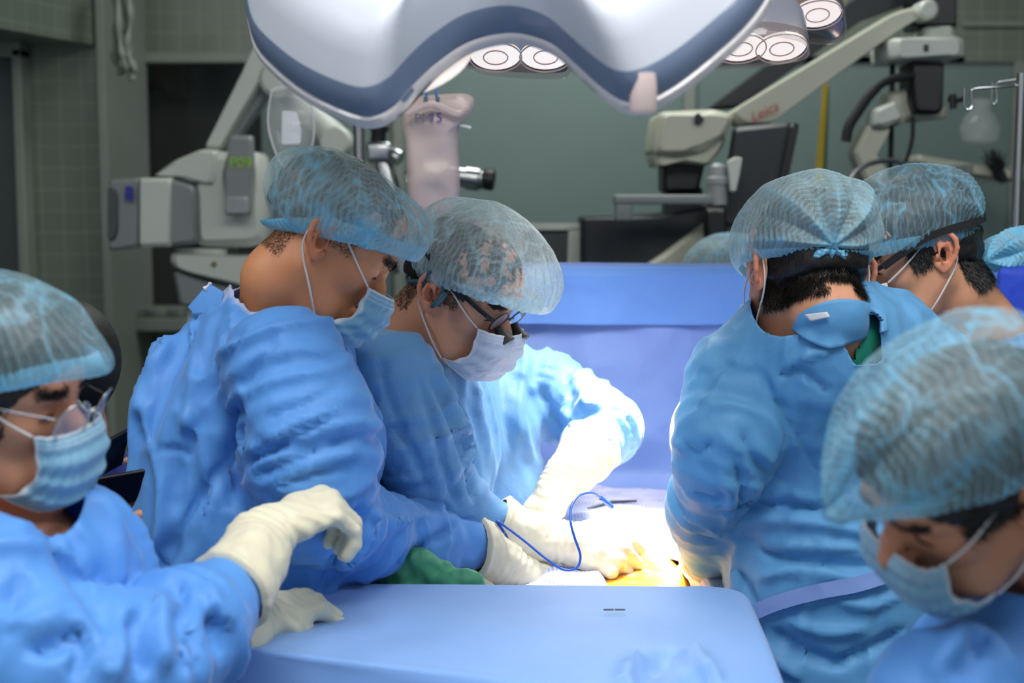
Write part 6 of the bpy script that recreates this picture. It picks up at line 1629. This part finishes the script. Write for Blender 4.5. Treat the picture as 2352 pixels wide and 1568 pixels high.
MB().box((cen[0], cen[1], .04), (.50, .06, .05), bev=.01).box((cen[0], cen[1], .04), (.06, .40, .05), bev=.01).build('foot', M_STEEL, gt)
m = MB()
for x in (1398, 1424):
    b = Pz(x, 1403, ZT + .002); m.tube([b + (-.007, 0, .002), b + (.007, 0, .002)], .0012, 6)
m.build('dark_mark', M_DGREY, gt)['kind'] = 'stuff'

# green towel heaped behind the stand
fd = Field(P(985, 1330, 2.09) - .16, P(985, 1330, 2.09) + .16, .004)
for pts, r in (([(895, 1330), (920, 1300), (962, 1278), (985, 1305)], .017), ([(940, 1335), (975, 1300), (1020, 1318), (1070, 1335)], .018), ([(905, 1348), (980, 1340), (1075, 1345)], .022), ([(960, 1282), (970, 1298), (1000, 1325)], .012)):
    fd.chain([P(x, y, 2.07) for x, y in pts], [r] * len(pts), .012, .006, (YN, .7))
v, F = fd.mesh(2); nn = vnorm(v, F); v = v + nn * (fbm(v, 30, 6, 3) * .006)[:, None]; v = crumple(v, F, .12, None, it=60, bend=.3, anchor=.02, seed=3)
tag(obj('surgical_towel', v, F, M_TOWEL), 'crumpled green towel tucked behind the instrument stand', 'towel')
# cautery cord and hand tools
cp = curve_pts([P(*q) for q in [(1178, 1266, 2.24), (1160, 1225, 2.235), (1141, 1197, 2.23), (1165, 1212, 2.225), (1205, 1242, 2.215), (1255, 1283, 2.20), (1295, 1308, 2.195), (1325, 1303, 2.195), (1333, 1275, 2.20), (1320, 1235, 2.205), (1311, 1200, 2.21), (1312, 1165, 2.23), (1330, 1138, 2.26), (1360, 1132, 2.29), (1380, 1143, 2.32)]], 140)
g = thing('cautery_cord', cp[70], 'thin blue looping cord hanging over the lit gloved hand', 'cord')
MB().tube(cp, .0021, 10).build('cord', M_CORD, g)
MB().tube([cp[-1], cp[-1] + (.02, .02, -.02)], .004, 10).build('cord_plug', M_CORD, g)
g = thing('forceps', P(1400, 1160, 2.45), 'thin steel forceps lying on the white drape beyond the gloves', 'forceps')
a, b = Pz(1350, 1168, 1.004), Pz(1462, 1150, 1.006)
MB().tube([a, (a + b) / 2 + (0, 0, .004), b], [.0016, .003, .0022], 8).build('arm', M_DSTEEL, g); MB().tube([a + (0, .006, 0), (a + b) / 2 + (0, .010, .004), b], [.0016, .003, .0022], 8).build('arm', M_DSTEEL, g)
g = thing('needle_holder', P(1560, 1240, 2.4), 'thin steel instrument beside the raised elbow of the back-view surgeon', 'instrument')
a, b = Pz(1528, 1231, 1.012), Pz(1600, 1250, 1.008); MB().tube([a, b], [.0012, .0022], 8).build('shaft', M_DSTEEL, g); MB().tube([b, b + (.03, .01, -.003)], .003, 8).build('handle', M_DSTEEL, g)
cp = curve_pts([P(*q) for q in [(1735, 1165, 2.70), (1745, 1080, 2.68), (1735, 980, 2.66), (1710, 900, 2.64), (1665, 866, 2.63), (1622, 876, 2.62), (1600, 898, 2.62), (1575, 925, 2.62), (1556, 960, 2.60), (1550, 1000, 2.58), (1556, 1040, 2.56), (1600, 1100, 2.56), (1640, 1150, 2.60), (1660, 1178, 2.66)]], 60)
g = thing('suction_tube', cp[20], 'white curved tube standing up behind the back-view surgeon\'s elbow', 'tube')
MB().tube(cp, .0095, 14).build('tube', M_LOOP, g)
ki = int(np.argmin(np.linalg.norm(cp - P(1598, 898, 2.62), axis=1))); MB().tube(cp[ki - 2:ki + 3], [.010, .0118, .0122, .0118, .010], 14).build('orange_connector', plain('orange_plastic', srgb(214, 150, 90), .4), g)
# ------------------------------------------------------------------ surgical lamps
def glow(name, col, strength):
    n = NT(name); n.set(Base_Color=(.25, .25, .25, 1), Roughness=.3); n.b.inputs['Emission Color'].default_value = col; n.b.inputs['Emission Strength'].default_value = strength; return n.m
M_GLOW = glow('lamp_light_glass', (1.0, .90, .86, 1), .72)
M_LAMPW = plain('lamp_shell_white', srgb(180, 187, 199), .5, coat=.05, var=.02)
M_LAMPB = plain('lamp_edge_blue_grey', srgb(106, 122, 150), .40, coat=.2, var=.02)
M_REFL = plain('lamp_reflector', srgb(128, 118, 116), .22, metal=.8, var=.02)
M_RIM2 = clear('lamp_clear_rim', srgb(176, 168, 172), .45, .12)
M_RIM1 = clear('lamp_near_rim', srgb(240, 236, 240), .75, .15)
M_RINGP = plain('lamp_ring_pink', srgb(206, 178, 172), .3)
def on_plane(px, py, c, N):
    r = ray(px, py); return CAM + r * (((c - CAM) @ N) / (r @ N))
def shell(outline, c, N, prof, name, mat, parent, cap=True, drift=None):
    V = []; n = len(outline)
    for s_, h_ in prof:
        for q in outline: V.append(c + (q - c) * s_ + N * h_)
    Fs = [(i * n + j, i * n + (j + 1) % n, (i + 1) * n + (j + 1) % n, (i + 1) * n + j) for i in range(len(prof) - 1) for j in range(n)]
    m = MB(); m.add(V, Fs + ([tuple(range((len(prof) - 1) * n, len(prof) * n))] if cap else [])); return m.build(name, mat, parent)
# near lamp: a lobed head seen from behind
c1 = P(1172, -45, 1.80); fieldp = np.array([.19, 2.40, 1.03]); N1 = nrm(c1 - fieldp)
out = curve_pts([(573, 50), (592, 118), (640, 172), (705, 222), (785, 262), (850, 278), (905, 255), (955, 200), (1010, 150), (1085, 103), (1180, 85), (1265, 108), (1325, 158), (1385, 212), (1435, 243), (1490, 240), (1560, 203), (1640, 140), (1715, 70), (1765, 0), (1785, -70), (1760, -150), (1660, -215), (1520, -250), (1400, -290), (1290, -360), (1172, -390), (1050, -360), (940, -290), (820, -250), (680, -210), (600, -130), (572, -40), (573, 50)], 260)[:-1]
OL = np.array([on_plane(x, y, c1, N1) for x, y in out])
g = thing('surgical_lamp', c1, 'large lobed white surgical lamp with blue grey edge hanging closest, top centre', 'lamp')
shell(OL, c1, N1, [(.970, -.011), (1.0, -.010), (1.008, -.004), (1.006, .003), (.99, .006)], 'clear_rim', M_RIM1, g, cap=False)
shell(OL, c1, N1, [(.955, -.002), (.985, .002), (.998, .006), (1.0, .012), (.998, .022), (.990, .032), (.976, .040)], 'edge_band', M_LAMPB, g, cap=False)
shell(OL, c1, N1, [(.977, .0395), (.955, .050), (.92, .066), (.88, .084), (.82, .096), (.76, .104), (.71, .106), (.68, .104), (.65, .098), (.62, .096), (.4, .094), (.15, .094)], 'shell', M_LAMPW, g)
shell(OL, c1, N1, [(.97, -.012), (.90, -.014), (.5, -.015), (.1, -.015)], 'reflector_plate', M_REFL, g)
U1 = nrm(np.cross([0, 1, 0], N1)); W1 = np.cross(N1, U1)
Rr = np.linalg.norm(OL - c1, axis=1).mean()
for k, a in enumerate((215, 325, 90, 270)):
    q = c1 + (U1 * math.cos(R(a)) + W1 * math.sin(R(a))) * Rr * (.55 if k < 3 else .0)
    MB().lathe(q - N1 * .017, -N1, [(0, .085), (.004, .085), (.008, .07)], 36).build('lens', M_GLOW, g)
q = on_plane(1482, 252, c1, N1); MB().lathe(q + N1 * .01 + (0, .01, .01), (0, 0, -1), [(-.02, .0145), (.018, .0145), (.022, .012)]).build('sensor_stub', plain('pale_pink_plastic', srgb(236, 214, 212), .4), g)
MB().lathe(c1 - N1 * .02, -N1, [(0, .03), (.02, .03), (.035, .02)]).build('handle', M_LAMPW, g)
for k in range(2):
    pass
MB().tube([c1 + N1 * .07, c1 + N1 * .20 + (0, 0, .05), (c1[0] + .02, c1[1] - .25, 2.45), (c1[0] + .3, 1.7, 2.98)], .032, 16).build('suspension_arm', M_LAMPW, g)
# far lamp: seen from below
c2 = P(1500, 10, 2.60); f2 = np.array([.20, 2.42, 1.03]); N2 = nrm(c2 - np.array([.26, 2.10, 1.03]))
g2 = thing('surgical_lamp', c2, 'second surgical lamp behind the near one, lit clear lenses showing from below', 'lamp')
M_PODW = plain('lamp_pod_grey', srgb(128, 132, 144), .4, coat=.2, var=.02)
def lobe(px, d, name_):
    """one lens pod: hexagonal clear dish with a bright reflector in it"""
    cc = np.mean([P(x, y, d) for x, y in px], axis=0)
    z = cc[2]; pts = np.array([on_plane(x, y, cc, N2) for x, y in curve_pts(px + [px[0]], 60)[:-1]])
    cc = pts.mean(0)
    h_ = shell(pts, cc, N2, [(.96, -.010), (1.0, -.006), (1.0, .020), (.98, .030), (.94, .055)], 'clear_dish', M_RIM2, g2, cap=False)
    shell(pts, cc, N2, [(.985, .018), (1.005, .024), (.98, .060), (.90, .078), (.5, .085)], 'pod_shell', M_PODW, g2)
    shell(pts, cc, N2, [(.95, .002), (.80, .012), (.4, .016), (.1, .017)], 'reflector', M_REFL, g2)
    for k in (-1, 1):
        r_ = np.linalg.norm(pts - cc, axis=1).min(); a = cc + nrm(np.cross(N2, [0, 1, 0])) * k * r_ * .75
        MB().lathe(a, -N2, [(-.006, .026), (-.002, .042), (.001, .040), (.002, .018)], 28).build('lens', M_GLOW, g2)
        for rr_ in (.020, .043): MB().tube([a - N2 * .004 + (nrm(np.cross(N2, [0, 1, 0])) * math.cos(q) + np.cross(N2, nrm(np.cross(N2, [0, 1, 0]))) * math.sin(q)) * rr_ for q in np.linspace(0, 2 * math.pi, 33)], .0012, 6, caps=False).build('lens_ring', M_RINGP, g2)
lobe([(1062, 118), (1075, 150), (1140, 166), (1280, 172), (1312, 158), (1330, 120), (1290, 90), (1180, 76), (1090, 92)], 2.35, 'pod')
lobe([(1640, 152), (1760, 142), (1850, 126), (1856, 104), (1840, 84), (1760, 70), (1660, 80), (1610, 110)], 2.40, 'pod')
lobe([(1620, 84), (1740, 80), (1905, 94), (1942, 70), (1936, 20), (1900, -30), (1780, -50), (1640, -20)], 2.50, 'pod')
lobe([(1330, 20), (1420, -10), (1560, -20), (1600, 30), (1560, 70), (1440, 80), (1350, 60)], 2.65, 'pod')
MB().lathe(c2 + N2 * .08, N2, [(0, .12), (.03, .12), (.05, .05)]).build('hub', M_LAMPW, g2)
for px_, d_ in (((1190, 120), 2.35), ((1740, 110), 2.40), ((1800, 20), 2.50)):
    MB().tube([c2 + N2 * .095, P(*px_, d_) + N2 * .085], .022, 12).build('spoke', M_LAMPW, g2)
MB().tube([c2 + N2 * .11, c2 + N2 * .25, (.25, 2.3, 2.98)], .03, 14).build('suspension_arm', M_LAMPW, g2)
# the light they throw on the wound
light('surgical_lamp_beam', 'SPOT', c1 - N1 * .14, fieldp, 26, (1.0, .95, .90), .07, spot_size=R(38), spot_blend=.9)
light('surgical_lamp_beam', 'SPOT', c2 - N2 * .24 + np.array([.11, .12, 0]), (.24, 2.44, 1.0), 260, (1.0, .94, .90), .10, spot_size=R(40), spot_blend=1.0)
light('surgical_lamp_beam', 'SPOT', c2 - N2 * .24 + np.array([-.06, .10, 0]), (.10, 2.60, 1.03), 24, (1.0, .90, .88), .12, spot_size=R(125), spot_blend=1.0)
